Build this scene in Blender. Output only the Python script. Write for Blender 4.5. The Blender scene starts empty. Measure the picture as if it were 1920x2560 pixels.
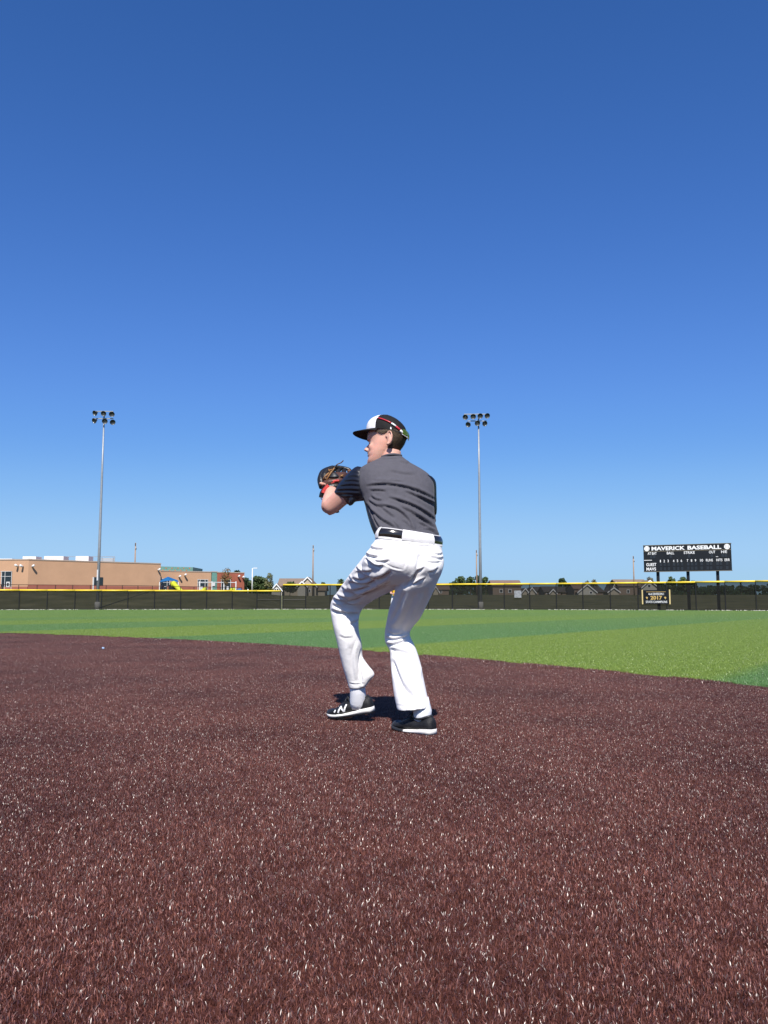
import bpy, math, random
import numpy as np
from mathutils import Vector, Matrix
from mathutils.bvhtree import BVHTree

random.seed(7)
rng = np.random.default_rng(7)
R = math.radians
scene = bpy.context.scene
C = scene.collection

# ------------------------------------------------------------------ camera, world, sun, exposure
CAM_H = 0.66                       # phone held low, knee height
PITCH = math.atan(227 / 2128)      # tilted slightly up
FPX = 2128.0
cam_d = bpy.data.cameras.new('camera')
cam_d.sensor_fit = 'VERTICAL'
cam_d.sensor_height = 24.0
cam_d.sensor_width = 18.0
cam_d.lens = 24.0 * FPX / 2560
cam_d.clip_start = 0.05
cam_d.clip_end = 3000
cam = bpy.data.objects.new('camera', cam_d)
C.objects.link(cam)
cam.location = (0, 0, CAM_H)
cam.rotation_euler = (R(90) + PITCH, 0, 0)
scene.camera = cam

SUN_EL, SUN_AZ = R(47), R(1)       # light travels away from the camera, drifting slightly right
world = bpy.data.worlds.new('World')
scene.world = world
world.use_nodes = True
wn = world.node_tree.nodes
wl = world.node_tree.links
bg = wn['Background']
sky = wn.new('ShaderNodeTexSky')
sky.sky_type = 'NISHITA'
sky.sun_disc = False
sky.sun_elevation = SUN_EL
sky.sun_rotation = math.pi + SUN_AZ
sky.altitude = 300
sky.air_density = 1.0
sky.dust_density = 0.2
sky.ozone_density = 2.0
hs = wn.new('ShaderNodeHueSaturation')            # phone cameras render a clear sky richer than it is
hs.inputs['Saturation'].default_value = 1.32
hs.inputs['Hue'].default_value = 0.514
wl.new(sky.outputs[0], hs.inputs['Color'])
def vmul(src, k):
    n_ = wn.new('ShaderNodeVectorMath'); n_.operation = 'SCALE'; n_.inputs['Scale'].default_value = k
    wl.new(src, n_.inputs[0]); return n_.outputs[0]
SKY = 0.11
cv = wn.new('ShaderNodeRGBCurve')                 # the camera's shoulder: the bright band at the horizon keeps its blue
for ch, pts in ((0, ((.056, .050), (.126, .094), (.188, .122), (.299, .180), (.53, .26), (1, .30))),
                (1, ((.14, .135), (.293, .245), (.391, .30), (.54, .38), (.79, .46), (1, .485))),
                (2, ((.30, .312), (.45, .465), (.647, .62), (.754, .665), (.863, .70), (1, .72)))):
    c_ = cv.mapping.curves[ch]
    c_.points[1].location = pts[-1]
    for p_ in pts[:-1]:
        c_.points.new(*p_)
cv.mapping.extend = 'HORIZONTAL'
cv.mapping.update()
wl.new(vmul(hs.outputs[0], SKY), cv.inputs['Color'])
wl.new(vmul(cv.outputs[0], 1 / SKY), bg.inputs[0])
bg.inputs[1].default_value = 0.11

sun_d = bpy.data.lights.new('sun', 'SUN')
sun_d.energy = 5.0
sun_d.angle = R(0.53)
sun_d.color = (1.0, 0.95, 0.88)
sun = bpy.data.objects.new('sun', sun_d)
C.objects.link(sun)
ldir = Vector((math.sin(SUN_AZ) * math.cos(SUN_EL), math.cos(SUN_AZ) * math.cos(SUN_EL), -math.sin(SUN_EL)))
sun.rotation_euler = ldir.to_track_quat('-Z', 'Y').to_euler()
sun.location = (-5, -40, 45)

scene.view_settings.view_transform = 'Standard'
scene.view_settings.look = 'None'
scene.view_settings.exposure = 0.35
scene.view_settings.gamma = 1
scene.render.engine = 'CYCLES'
scene.cycles.max_bounces = 6
scene.cycles.transparent_max_bounces = 12
scene.cycles.use_denoising = True
scene.cycles.denoiser = 'OPENIMAGEDENOISE'
scene.cycles.denoising_input_passes = 'RGB_ALBEDO_NORMAL'
scene.cycles.denoising_prefilter = 'ACCURATE'
scene.cycles.caustics_reflective = False
scene.cycles.caustics_refractive = False
scene.cycles.sample_clamp_indirect = 0.8

# ------------------------------------------------------------------ measuring helpers
CP, SP = math.cos(PITCH), math.sin(PITCH)

def W(px, py, Y):
    """world point seen at photo pixel (px, py) at ground distance Y"""
    a = (px - 960) / FPX
    u = -(py - 1280) / FPX
    y = CP - u * SP
    z = SP + u * CP
    k = Y / y
    return np.array((a * k, Y, CAM_H + z * k))

def ground_at(px, py, z=0.0):
    a = (px - 960) / FPX
    u = -(py - 1280) / FPX
    y = CP - u * SP
    zz = SP + u * CP
    k = (z - CAM_H) / zz
    return np.array((a * k, y * k, z))

def proj(v):
    """photo coordinates of world points (n,3), used to measure folds against the photograph"""
    d = v - np.array((0, 0, CAM_H))
    f = d[:, 1] * CP + d[:, 2] * SP
    up = -d[:, 1] * SP + d[:, 2] * CP
    return np.stack((960 + FPX * d[:, 0] / f, 1280 - FPX * up / f), 1)

# ------------------------------------------------------------------ materials
def _n(nt, t, **kw):
    n = nt.nodes.new(t)
    for k, v in kw.items():
        setattr(n, k, v)
    return n

def mat(name, col, rough=0.6, spec=0.3, var=0.12, scale=8.0, bump=0.0, bscale=60.0, metal=0.0, sheen=0.0, coords='Object', col2=None):
    m = bpy.data.materials.new(name)
    m.use_nodes = True
    nt = m.node_tree
    b = nt.nodes['Principled BSDF']
    b.inputs['Roughness'].default_value = rough
    b.inputs['Specular IOR Level'].default_value = spec
    b.inputs['Metallic'].default_value = metal
    if sheen:
        b.inputs['Sheen Weight'].default_value = sheen
    tc = _n(nt, 'ShaderNodeTexCoord')
    no = _n(nt, 'ShaderNodeTexNoise')
    no.inputs['Scale'].default_value = scale
    no.inputs['Detail'].default_value = 6
    no.inputs['Roughness'].default_value = 0.6
    nt.links.new(tc.outputs[coords], no.inputs['Vector'])
    mx = _n(nt, 'ShaderNodeMix', data_type='RGBA')
    c1 = tuple(max(0, c * (1 - var)) for c in col)
    c2 = tuple(min(1, c * (1 + var)) for c in (col2 or col))
    mx.inputs['A'].default_value = (*c1, 1)
    mx.inputs['B'].default_value = (*c2, 1)
    mr = _n(nt, 'ShaderNodeMapRange')
    mr.inputs[1].default_value = 0.3
    mr.inputs[2].default_value = 0.7
    nt.links.new(no.outputs[0], mr.inputs[0])
    nt.links.new(mr.outputs[0], mx.inputs['Factor'])
    nt.links.new(mx.outputs['Result'], b.inputs['Base Color'])
    if bump:
        n2 = _n(nt, 'ShaderNodeTexNoise')
        n2.inputs['Scale'].default_value = bscale
        n2.inputs['Detail'].default_value = 4
        nt.links.new(tc.outputs[coords], n2.inputs['Vector'])
        bp = _n(nt, 'ShaderNodeBump')
        bp.inputs['Strength'].default_value = bump
        bp.inputs['Distance'].default_value = 0.01
        nt.links.new(n2.outputs[0], bp.inputs['Height'])
        nt.links.new(bp.outputs[0], b.inputs['Normal'])
    return m

# ------------------------------------------------------------------ object helpers
ORIGIN = {}

def tag(o, label=None, cat=None, group=None, kind=None):
    if label: o['label'] = label
    if cat: o['category'] = cat
    if group: o['group'] = group
    if kind: o['kind'] = kind
    return o

def obj(name, verts, faces, material, parent=None, smooth=False, loc=None, mi=None):
    """one mesh object; verts are world coordinates"""
    v = np.asarray(verts, dtype=float).reshape(-1, 3)
    if parent is not None:
        org = ORIGIN[parent.name]
    else:
        org = np.array(loc if loc is not None else (v[:, 0].mean(), v[:, 1].mean(), v[:, 2].min()))
    me = bpy.data.meshes.new(name)
    me.from_pydata((v - org).tolist(), [], faces)
    mats = material if isinstance(material, (list, tuple)) else [material]
    for m in mats:
        me.materials.append(m)
    if mi is not None:
        me.polygons.foreach_set('material_index', mi)
    if smooth:
        me.polygons.foreach_set('use_smooth', [True] * len(me.polygons))
    me.update()
    o = bpy.data.objects.new(name, me)
    C.objects.link(o)
    if parent is not None:
        o.parent = parent
    else:
        o.location = org
    ORIGIN[o.name] = org
    return o

def empty(name, loc):
    o = bpy.data.objects.new(name, None)
    o.empty_display_size = 0.2
    C.objects.link(o)
    o.location = loc
    ORIGIN[o.name] = np.array(loc, dtype=float)
    return o

class MB:
    def __init__(s):
        s.v, s.f = [], []
    def add(s, v, f):
        n = len(s.v)
        s.v += [tuple(map(float, p)) for p in v]
        s.f += [tuple(n + i for i in q) for q in f]
        return s
    def box(s, c, size, rz=0.0, u=None):
        """box centred at c; optional axis u (unit xy vector) for its x direction"""
        hx, hy, hz = size[0] / 2, size[1] / 2, size[2] / 2
        if u is None:
            u = (math.cos(rz), math.sin(rz))
        w = (-u[1], u[0])
        vs = []
        for dz in (-hz, hz):
            for dx, dy in ((-hx, -hy), (hx, -hy), (hx, hy), (-hx, hy)):
                vs.append((c[0] + u[0] * dx + w[0] * dy, c[1] + u[1] * dx + w[1] * dy, c[2] + dz))
        return s.add(vs, [(3, 2, 1, 0), (4, 5, 6, 7), (0, 1, 5, 4), (1, 2, 6, 5), (2, 3, 7, 6), (3, 0, 4, 7)])
    def tube(s, pts, r, n=10, cap=True):
        """tube through pts, r scalar or list"""
        pts = [np.array(p, float) for p in pts]
        rs = r if hasattr(r, '__len__') else [r] * len(pts)
        rings = []
        ref = None
        for i, p in enumerate(pts):
            d = pts[min(i + 1, len(pts) - 1)] - pts[max(i - 1, 0)]
            d = d / (np.linalg.norm(d) + 1e-9)
            if ref is None:
                ref = np.array((0, 0, 1.0)) if abs(d[2]) < 0.9 else np.array((0, 1.0, 0))
            a = np.cross(d, ref); a /= np.linalg.norm(a) + 1e-9
            b = np.cross(a, d)
            ref = b
            rings.append([p + rs[i] * (math.cos(t) * a + math.sin(t) * b) for t in np.linspace(0, 2 * math.pi, n, endpoint=False)])
        return s.rings(rings, cap)
    def rings(s, rings, cap=True):
        n = len(rings[0])
        v = [p for r in rings for p in r]
        f = []
        for i in range(len(rings) - 1):
            for j in range(n):
                k = (j + 1) % n
                f.append((i * n + j, i * n + k, (i + 1) * n + k, (i + 1) * n + j))
        if cap:
            f.append(tuple(range(n - 1, -1, -1)))
            m = (len(rings) - 1) * n
            f.append(tuple(m + j for j in range(n)))
        return s.add(v, f)
    def build(s, name, material, parent=None, smooth=False, loc=None):
        return obj(name, s.v, s.f, material, parent, smooth, loc)

def loft_rings(spec, n=28, power=2.3, sub=3):
    """spec: (A px, B px, Y, t[, dY]) silhouette points of a section, its distance and half thickness; catmull-rom in between"""
    rows = []
    for q in spec:
        A, B, Y, t = q[:4]
        dY = q[4] if len(q) > 4 else 0.0
        rows.append(np.concatenate((W(A[0], A[1], Y - dY), W(B[0], B[1], Y + dY), [t])))
    rows = np.array(rows)
    out = []
    m = len(rows)
    for i in range(m - 1):
        p0, p1, p2, p3 = rows[max(i - 1, 0)], rows[i], rows[i + 1], rows[min(i + 2, m - 1)]
        for k in range(sub):
            t = k / sub
            out.append(0.5 * ((2 * p1) + (-p0 + p2) * t + (2 * p0 - 5 * p1 + 4 * p2 - p3) * t * t + (-p0 + 3 * p1 - 3 * p2 + p3) * t ** 3))
    out.append(rows[-1])
    rings = []
    for r in out:
        a, b, t = r[:3], r[3:6], r[6]
        c, u = (a + b) / 2, (b - a) / 2
        v = np.array((0, 1.0, 0)) * t
        ring = []
        for th in np.linspace(0, 2 * math.pi, n, endpoint=False):
            cx, sx = math.cos(th), math.sin(th)
            e = 2.0 / power
            ring.append(c + u * math.copysign(abs(cx) ** e, cx) + v * math.copysign(abs(sx) ** e, sx))
        rings.append(ring)
    return rings

def remesh(mb, voxel, smooth=6, fac=0.5):
    me = bpy.data.meshes.new('tmp')
    me.from_pydata(mb.v, [], mb.f)
    o = bpy.data.objects.new('tmp', me)
    C.objects.link(o)
    md = o.modifiers.new('r', 'REMESH')
    md.mode = 'VOXEL'
    md.voxel_size = voxel
    md.adaptivity = 0
    if smooth:
        ms = o.modifiers.new('s', 'SMOOTH')
        ms.factor = fac
        ms.iterations = smooth
    dg = bpy.context.evaluated_depsgraph_get()
    dg.update()
    m2 = bpy.data.meshes.new_from_object(o.evaluated_get(dg))
    bpy.data.objects.remove(o)
    nv = len(m2.vertices)
    v = np.empty(nv * 3); m2.vertices.foreach_get('co', v)
    nn = np.empty(nv * 3); m2.vertex_normals.foreach_get('vector', nn)
    f = [tuple(p.vertices) for p in m2.polygons]
    bpy.data.meshes.remove(m2)
    return v.reshape(-1, 3), nn.reshape(-1, 3), f

def polydist(p, line):
    """signed distance (+ above the line), param 0..1 along"""
    line = np.array(line, float)
    best = np.full(len(p), 1e9); sg = np.zeros(len(p)); par = np.zeros(len(p))
    L = np.linalg.norm(np.diff(line, axis=0), axis=1)
    cum = np.concatenate(([0], np.cumsum(L)))
    for i in range(len(line) - 1):
        a, b = line[i], line[i + 1]
        d = b - a
        t = np.clip(((p - a) @ d) / (d @ d), 0, 1)
        q = a + t[:, None] * d
        w = p - q
        dist = np.linalg.norm(w, axis=1)
        s = np.sign(d[0] * w[:, 1] - d[1] * w[:, 0])
        m = dist < best
        best[m] = dist[m]; sg[m] = s[m]; par[m] = ((cum[i] + t * L[i]) / cum[-1])[m]
    return best, -sg, par

def smooth_line(line, k=6):
    line = np.array(line, float)
    out = []
    m = len(line)
    for i in range(m - 1):
        p0, p1, p2, p3 = line[max(i - 1, 0)], line[i], line[i + 1], line[min(i + 2, m - 1)]
        for j in range(k):
            t = j / k
            out.append(0.5 * ((2 * p1) + (-p0 + p2) * t + (2 * p0 - 5 * p1 + 4 * p2 - p3) * t * t + (-p0 + 3 * p1 - 3 * p2 + p3) * t ** 3))
    out.append(line[-1])
    return np.array(out)

def folds(v, nrm, lines):
    """cloth folds: (polyline in photo px, width px, groove m, ridge m) pushed into real relief on the side of the cloth that shows"""
    p = proj(v)
    disp = np.zeros(len(v))
    face = np.clip(0.25 - nrm[:, 1] * 1.6, 0, 1)
    for line, w, g, r in lines:
        ln = smooth_line(line)
        lo, hi = ln.min(0) - 5 * w, ln.max(0) + 5 * w
        idx = np.where((p[:, 0] > lo[0]) & (p[:, 0] < hi[0]) & (p[:, 1] > lo[1]) & (p[:, 1] < hi[1]))[0]
        if not len(idx):
            continue
        d, sg, par = polydist(p[idx], ln)
        s = d * sg
        taper = np.clip(np.minimum(par, 1 - par) * 5, 0, 1) ** 0.7
        end = np.exp(-(np.where((par <= 0) | (par >= 1), d, 0) / w) ** 2)
        disp[idx] += taper * end * (-g * np.exp(-(s / w) ** 2) + r * np.exp(-((s - 2.0 * w) / (1.5 * w)) ** 2))
    return v + nrm * (disp * face)[:, None]

_txt = {}
def text_mesh(s, offset=0.0, extrude=0.02, shear=0.0):
    """letters as flat solid geometry in the xz plane, unit height, centred"""
    key = (s, offset, extrude, shear)
    if key in _txt:
        return _txt[key]
    cu = bpy.data.curves.new('t', 'FONT')
    cu.body = s
    cu.align_x = 'LEFT'
    cu.offset = offset
    cu.extrude = extrude
    cu.shear = shear
    cu.resolution_u = 3
    o = bpy.data.objects.new('t', cu)
    C.objects.link(o)
    dg = bpy.context.evaluated_depsgraph_get(); dg.update()
    me = bpy.data.meshes.new_from_object(o.evaluated_get(dg))
    v = np.empty(len(me.vertices) * 3); me.vertices.foreach_get('co', v); v = v.reshape(-1, 3)
    f = [tuple(p.vertices) for p in me.polygons]
    bpy.data.objects.remove(o); bpy.data.meshes.remove(me); bpy.data.curves.remove(cu)
    mn, mx = v.min(0), v.max(0)
    v = v - (mn + mx) / 2
    v[:, :2] /= (mx[1] - mn[1])
    _txt[key] = (v, f)
    return _txt[key]

# ================================================================== THE SETTING
IC, IR = (-22.10, -6.04), 28.12            # back edge of the infield: arc round the mound

def turf_material(name, blades):
    m = bpy.data.materials.new(name)
    m.use_nodes = True
    nt = m.node_tree
    b = nt.nodes['Principled BSDF']
    L = nt.links.new
    ge = _n(nt, 'ShaderNodeNewGeometry')
    sx = _n(nt, 'ShaderNodeSeparateXYZ'); L(ge.outputs['Position'], sx.inputs[0])
    def M(op, a, bb=None, c=None):
        n = _n(nt, 'ShaderNodeMath', operation=op)
        for i, q in enumerate((a, bb, c)):
            if q is None: continue
            if isinstance(q, (int, float)): n.inputs[i].default_value = q
            else: L(q, n.inputs[i])
        return n.outputs[0]
    def noise(sc, det=4, vec=None):
        n = _n(nt, 'ShaderNodeTexNoise'); n.inputs['Scale'].default_value = sc; n.inputs['Detail'].default_value = det
        L(vec or ge.outputs['Position'], n.inputs['Vector']); return n.outputs[0]
    def mixc(f, a, bcol):
        n = _n(nt, 'ShaderNodeMix', data_type='RGBA')
        if isinstance(f, (int, float)): n.inputs['Factor'].default_value = f
        else: L(f, n.inputs['Factor'])
        for s_, q in (('A', a), ('B', bcol)):
            if isinstance(q, tuple): n.inputs[s_].default_value = (*q, 1)
            else: L(q, n.inputs[s_])
        return n.outputs['Result']
    X, Y = sx.outputs[0], sx.outputs[1]
    if blades:
        at = _n(nt, 'ShaderNodeAttribute'); at.attribute_name = 'tone'
        tone = at.outputs['Fac']
    else:
        tone = M('MULTIPLY', noise(160, 3), 0.35)
    # maroon infield fibre, some dusty
    wear = noise(0.9, 5)
    dusty = noise(3.3, 5)
    br = mixc(tone, TURF['b0'], TURF['b1'])
    mr = _n(nt, 'ShaderNodeMapRange'); mr.inputs[1].default_value = 0.42; mr.inputs[2].default_value = 0.68; L(wear, mr.inputs[0])
    br = mixc(M('MULTIPLY', mr.outputs[0], 0.55), br, TURF['b2'])
    mr2 = _n(nt, 'ShaderNodeMapRange'); mr2.inputs[1].default_value = 0.5; mr2.inputs[2].default_value = 0.75; L(dusty, mr2.inputs[0])
    br = mixc(M('MULTIPLY', mr2.outputs[0], 0.35), br, TURF['b3'])
    # green outfield, rolled out in alternating lengths of two greens
    wob = M('MULTIPLY', M('SUBTRACT', noise(0.5, 4), 0.5), 0.3)
    s = M('ADD', M('ADD', M('MULTIPLY', X, -0.82), M('MULTIPLY', Y, 0.57)), wob)
    ph = M('MULTIPLY', M('SUBTRACT', s, 7.2), math.pi / 5.35)
    st = _n(nt, 'ShaderNodeMapRange', interpolation_type='SMOOTHSTEP'); st.inputs[1].default_value = -0.12; st.inputs[2].default_value = 0.12
    L(M('SINE', ph), st.inputs[0])
    g1 = mixc(tone, TURF['g0'], TURF['g1'])
    g2 = mixc(tone, TURF['t0'], TURF['t1'])
    fd = _n(nt, 'ShaderNodeMapRange'); fd.inputs[1].default_value = 18; fd.inputs[2].default_value = 44; fd.inputs[3].default_value = 0.85; fd.inputs[4].default_value = 0.12; L(Y, fd.inputs[0])
    k_ = M('ADD', M('MULTIPLY', M('SUBTRACT', st.outputs[0], 0.45), fd.outputs[0]), 0.45)   # contrast of the two greens fades with distance, put into the colour
    gr = mixc(k_, g1, g2)
    gr = mixc(M('MULTIPLY', noise(0.35, 4), 0.35), gr, TURF['g2'])
    dx, dy = M('SUBTRACT', X, IC[0]), M('SUBTRACT', Y, IC[1])
    d = M('SQRT', M('ADD', M('MULTIPLY', dx, dx), M('MULTIPLY', dy, dy)))
    out = M('GREATER_THAN', M('ADD', d, M('MULTIPLY', M('SUBTRACT', noise(9, 2), 0.5), 0.06)), IR)
    L(mixc(out, br, gr), b.inputs['Base Color'])
    b.inputs['Roughness'].default_value = 0.36 if blades else 0.75
    L(M('SUBTRACT', TURF['spec'] if blades else 0.1, M('MULTIPLY', out, 0.4 if blades else 0.05)), b.inputs['Specular IOR Level'])
    return m

TURF = dict(b0=(0.042, 0.011, 0.009), b1=(0.36, 0.145, 0.108), b2=(0.045, 0.014, 0.012), b3=(0.17, 0.066, 0.050),
            g0=(0.112, 0.180, 0.022), g1=(0.375, 0.470, 0.095), t0=(0.056, 0.145, 0.048), t1=(0.185, 0.360, 0.145), g2=(0.15, 0.25, 0.05), spec=1.0)
m_turf_b = turf_material('turf_fibre', True)
m_turf_g = turf_material('turf_backing', False)

m_field = mat('dry_grass', (0.085, 0.095, 0.035), 0.9, 0.1, 0.35, 0.25, bump=0.5, bscale=4, col2=(0.13, 0.12, 0.06))

# terrain: flat field, then a gentle rise to the houses
SIDE = 0.0                          # where tz() is asked: X / Y, so that the bank below the school counts
def tz(Y, X=None):
    s = SIDE if X is None else (X / max(Y, 1.0))
    r_ = float(np.interp(Y, [-1e4, 87, 230, 420, 2500], [0, 0, 2.82, 3.6, 4.0]))
    l_ = float(np.interp(Y, [-1e4, 86, 104, 130, 230, 420, 2500], [0, 0, 1.95, 2.5, 3.2, 3.6, 4.0]))
    k = float(np.clip((-0.118 - s) / 0.055, 0, 1)); k = k * k * (3 - 2 * k)
    return r_ + (l_ - r_) * k
ys = [-80, 0, 40, 70, 86, 90, 95, 100, 104, 110, 120, 130, 150, 170, 190, 230, 300, 420, 700, 1400, 2500]
xs = [-1600, -600, -250, -120, -90, -70, -60, -50, -42, -36, -32, -28, -25, -22, -20, -18, -16, -14, -12, -10, -8, -5, 0, 30, 60, 120, 250, 600, 1600]
gv = [(x, y, tz(y, x) - 0.03) for y in ys for x in xs]
gf = [(j * len(xs) + i, j * len(xs) + i + 1, (j + 1) * len(xs) + i + 1, (j + 1) * len(xs) + i) for j in range(len(ys) - 1) for i in range(len(xs) - 1)]
tag(obj('ground', gv, gf, m_field, smooth=True), 'wide dry grass field rising gently behind the outfield fence', kind='structure')

FD = lambda px: float(np.interp(px, [-1000, -300, 0, 350, 704, 950, 1325, 1600, 1920, 2300, 2800], [58, 72, 78, 81, 84, 84, 80, 76, 69.5, 61, 52]))
def fence_xy(px):
    return W(px, 1525, FD(px))[:2]
edge = [fence_xy(px) for px in range(-1000, 2801, 50)]
ov = [(p[0], p[1] - 0.25, 0.0) for p in edge] + [(p[0], 30.0, 0.0) for p in edge]
n = len(edge)
of = [(i, n + i, n + i + 1, i + 1) for i in range(n - 1)]
ov += [(-70, 30, 0), (70, 30, 0), (70, -70, 0), (-70, -70, 0)]
of = [q[::-1] for q in of] + [(2 * n + 3, 2 * n + 2, 2 * n + 1, 2 * n)]
tag(obj('outfield_turf', ov, of, m_turf_g), 'striped green artificial turf of the outfield', kind='structure')
iv = [(IC[0] + IR * math.cos(t), IC[1] + IR * math.sin(t), 0.004) for t in np.linspace(0, 2 * math.pi, 220, endpoint=False)]
tag(obj('infield_turf', iv, [tuple(range(220))], m_turf_g), 'maroon artificial turf of the infield', kind='structure')

# ------------------------------------------------------------------ turf fibres
def blade_tile(name, size, count, wmin, wmax, hmin, hmax, seed):
    r = np.random.default_rng(seed)
    xy = (r.random((count, 2)) - 0.5) * size * 1.06
    # tufts
    xy += 0.004 * r.normal(size=(count, 2))
    ang = r.random(count) * 2 * math.pi
    lean_dir = r.random(count) * 2 * math.pi
    # pile lies over in soft swirls
    sw = 2.2 * np.sin(xy[:, 0] * 17 / size * 0.6 + seed) + 2.2 * np.cos(xy[:, 1] * 13 / size * 0.6 + seed * 2)
    lean_dir = np.where(r.random(count) < 0.18, sw, lean_dir)
    lean = np.abs(r.normal(0.40, 0.36, count)).clip(0, 1.25)
    h = r.uniform(hmin, hmax, count)
    w = r.uniform(wmin, wmax, count) * 0.5
    ax = np.stack((np.cos(ang), np.sin(ang), np.zeros(count)), 1) * w[:, None]
    ld = np.stack((np.cos(lean_dir), np.sin(lean_dir), np.zeros(count)), 1)
    base = np.concatenate((xy, np.zeros((count, 1))), 1)
    def at(t):
        a = lean * (0.35 + 0.65 * t)
        return base + ld * (np.sin(a) * h * t)[:, None] + np.array((0, 0, 1.0)) * (np.cos(a) * h * t)[:, None]
    mid, tip = at(0.55), at(1.0)
    V = np.stack((base - ax, base + ax, mid + ax * 0.9, mid - ax * 0.9, tip + ax * 0.25, tip - ax * 0.25), 1).reshape(-1, 3)
    i = np.arange(count)[:, None] * 6
    F = np.concatenate((i + np.array([[0, 1, 2, 3]]), i + np.array([[3, 2, 4, 5]])), 0)
    me = bpy.data.meshes.new(name)
    nv, nf = len(V), len(F)
    me.vertices.add(nv); me.vertices.foreach_set('co', V.ravel())
    me.loops.add(nf * 4); me.loops.foreach_set('vertex_index', F.ravel().astype(np.int32))
    me.polygons.add(nf); me.polygons.foreach_set('loop_start', np.arange(nf, dtype=np.int32) * 4)
    me.update(calc_edges=True)
    tv_ = np.where(r.random(count) < 0.26, r.uniform(0.5, 1.0, count), r.uniform(0.0, 0.30, count))
    tone = np.repeat(tv_, 6)
    at_ = me.attributes.new('tone', 'FLOAT', 'POINT'); at_.data.foreach_set('value', tone)
    me.materials.append(m_turf_b)
    return bpy.data.objects.new(name, me)

def scatter(name, pts, tiles, label):
    """one object of turf pile: tiles of fibres laid side by side, each turned at random"""
    me = bpy.data.meshes.new(name)
    me.from_pydata([tuple(p) for p in pts], [], [])
    k = len(pts)
    a = me.attributes.new('rz', 'FLOAT_VECTOR', 'POINT')
    rr = np.zeros((k, 3)); rr[:, 2] = rng.integers(0, 4, k) * math.pi / 2 + rng.normal(0, 0.06, k)
    a.data.foreach_set('vector', rr.ravel())
    a = me.attributes.new('pick', 'INT', 'POINT'); a.data.foreach_set('value', rng.integers(0, len(tiles), k).astype(np.int32))
    me.materials.append(m_turf_b)
    o = bpy.data.objects.new(name, me)
    C.objects.link(o)
    ng = bpy.data.node_groups.new(name, 'GeometryNodeTree')
    ng.interface.new_socket('Geometry', in_out='INPUT', socket_type='NodeSocketGeometry')
    ng.interface.new_socket('Geometry', in_out='OUTPUT', socket_type='NodeSocketGeometry')
    gi, go = ng.nodes.new('NodeGroupInput'), ng.nodes.new('NodeGroupOutput')
    iop = ng.nodes.new('GeometryNodeInstanceOnPoints')
    jn = ng.nodes.new('GeometryNodeJoinGeometry')
    for t in reversed(tiles):
        oi = ng.nodes.new('GeometryNodeObjectInfo'); oi.inputs['Object'].default_value = t; oi.inputs['As Instance'].default_value = True
        ng.links.new(oi.outputs['Geometry'], jn.inputs[0])
    na = ng.nodes.new('GeometryNodeInputNamedAttribute'); na.data_type = 'FLOAT_VECTOR'; na.inputs['Name'].default_value = 'rz'
    nb = ng.nodes.new('GeometryNodeInputNamedAttribute'); nb.data_type = 'INT'; nb.inputs['Name'].default_value = 'pick'
    e2r = ng.nodes.new('FunctionNodeEulerToRotation')
    ng.links.new(na.outputs['Attribute'], e2r.inputs[0])
    ng.links.new(gi.outputs[0], iop.inputs['Points'])
    ng.links.new(jn.outputs[0], iop.inputs['Instance'])
    iop.inputs['Pick Instance'].default_value = True
    ng.links.new(nb.outputs['Attribute'], iop.inputs['Instance Index'])
    ng.links.new(e2r.outputs[0], iop.inputs['Rotation'])
    ng.links.new(iop.outputs[0], go.inputs[0])
    md = o.modifiers.new('pile', 'NODES'); md.node_group = ng
    return tag(o, label, kind='stuff')

def tile_points(size, y0, y1, inside, z):
    pts = []
    for j in range(int((y1 - y0) / size)):
        y = y0 + (j + 0.5) * size
        hw = 0.53 * y + 1.3
        for i in range(int(-hw / size), int(hw / size) + 1):
            x = (i + 0.5) * size
            d = math.hypot(x - IC[0], y - IC[1]) - IR
            if (d < size * 0.25) if inside else (d > -size * 0.25):
                pts.append((x, y, z))
    return pts
if not globals().get('NO_BLADES'):
    near = [blade_tile('fibre_tile', 0.25, 7600, 0.0010, 0.0020, 0.007, 0.0145, s) for s in (1, 2, 3, 4)]
    scatter('infield_pile', tile_points(0.25, 0.5, 20.0, True, 0.003), near, 'short maroon plastic fibres of the infield turf')
    far = [blade_tile('fibre_tile', 0.5, 9000, 0.002, 0.004, 0.016, 0.030, s) for s in (5, 6, 7)]
    wide = [blade_tile('fibre_tile', 1.0, 30000, 0.002, 0.004, 0.016, 0.030, s) for s in (8, 9)]
    ex, ey = [p[0] for p in edge], [p[1] for p in edge]
    rest = [p for p in tile_points(1.0, 34.0, 84.0, False, 0.002) if p[1] < np.interp(p[0], ex, ey) - 0.8]
    scatter('outfield_pile', tile_points(0.5, 5.5, 34.0, False, 0.002), far, 'short green plastic fibres of the near outfield turf')
    scatter('outfield_pile', rest, wide, 'short green plastic fibres of the outfield turf towards the fence')

# ------------------------------------------------------------------ outfield fence
m_post = mat('black_post', (0.012, 0.012, 0.013), 0.5, 0.4)
m_yellow = mat('yellow_cap', (0.80, 0.58, 0.04), 0.45, 0.4, 0.06, 3)
m_galv = mat('galvanised', (0.30, 0.32, 0.34), 0.45, 0.5, 0.10, 5, metal=0.3)
m_stone = mat('pale_stone', (0.55, 0.53, 0.48), 0.9, 0.2, 0.25, 30)

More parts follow.
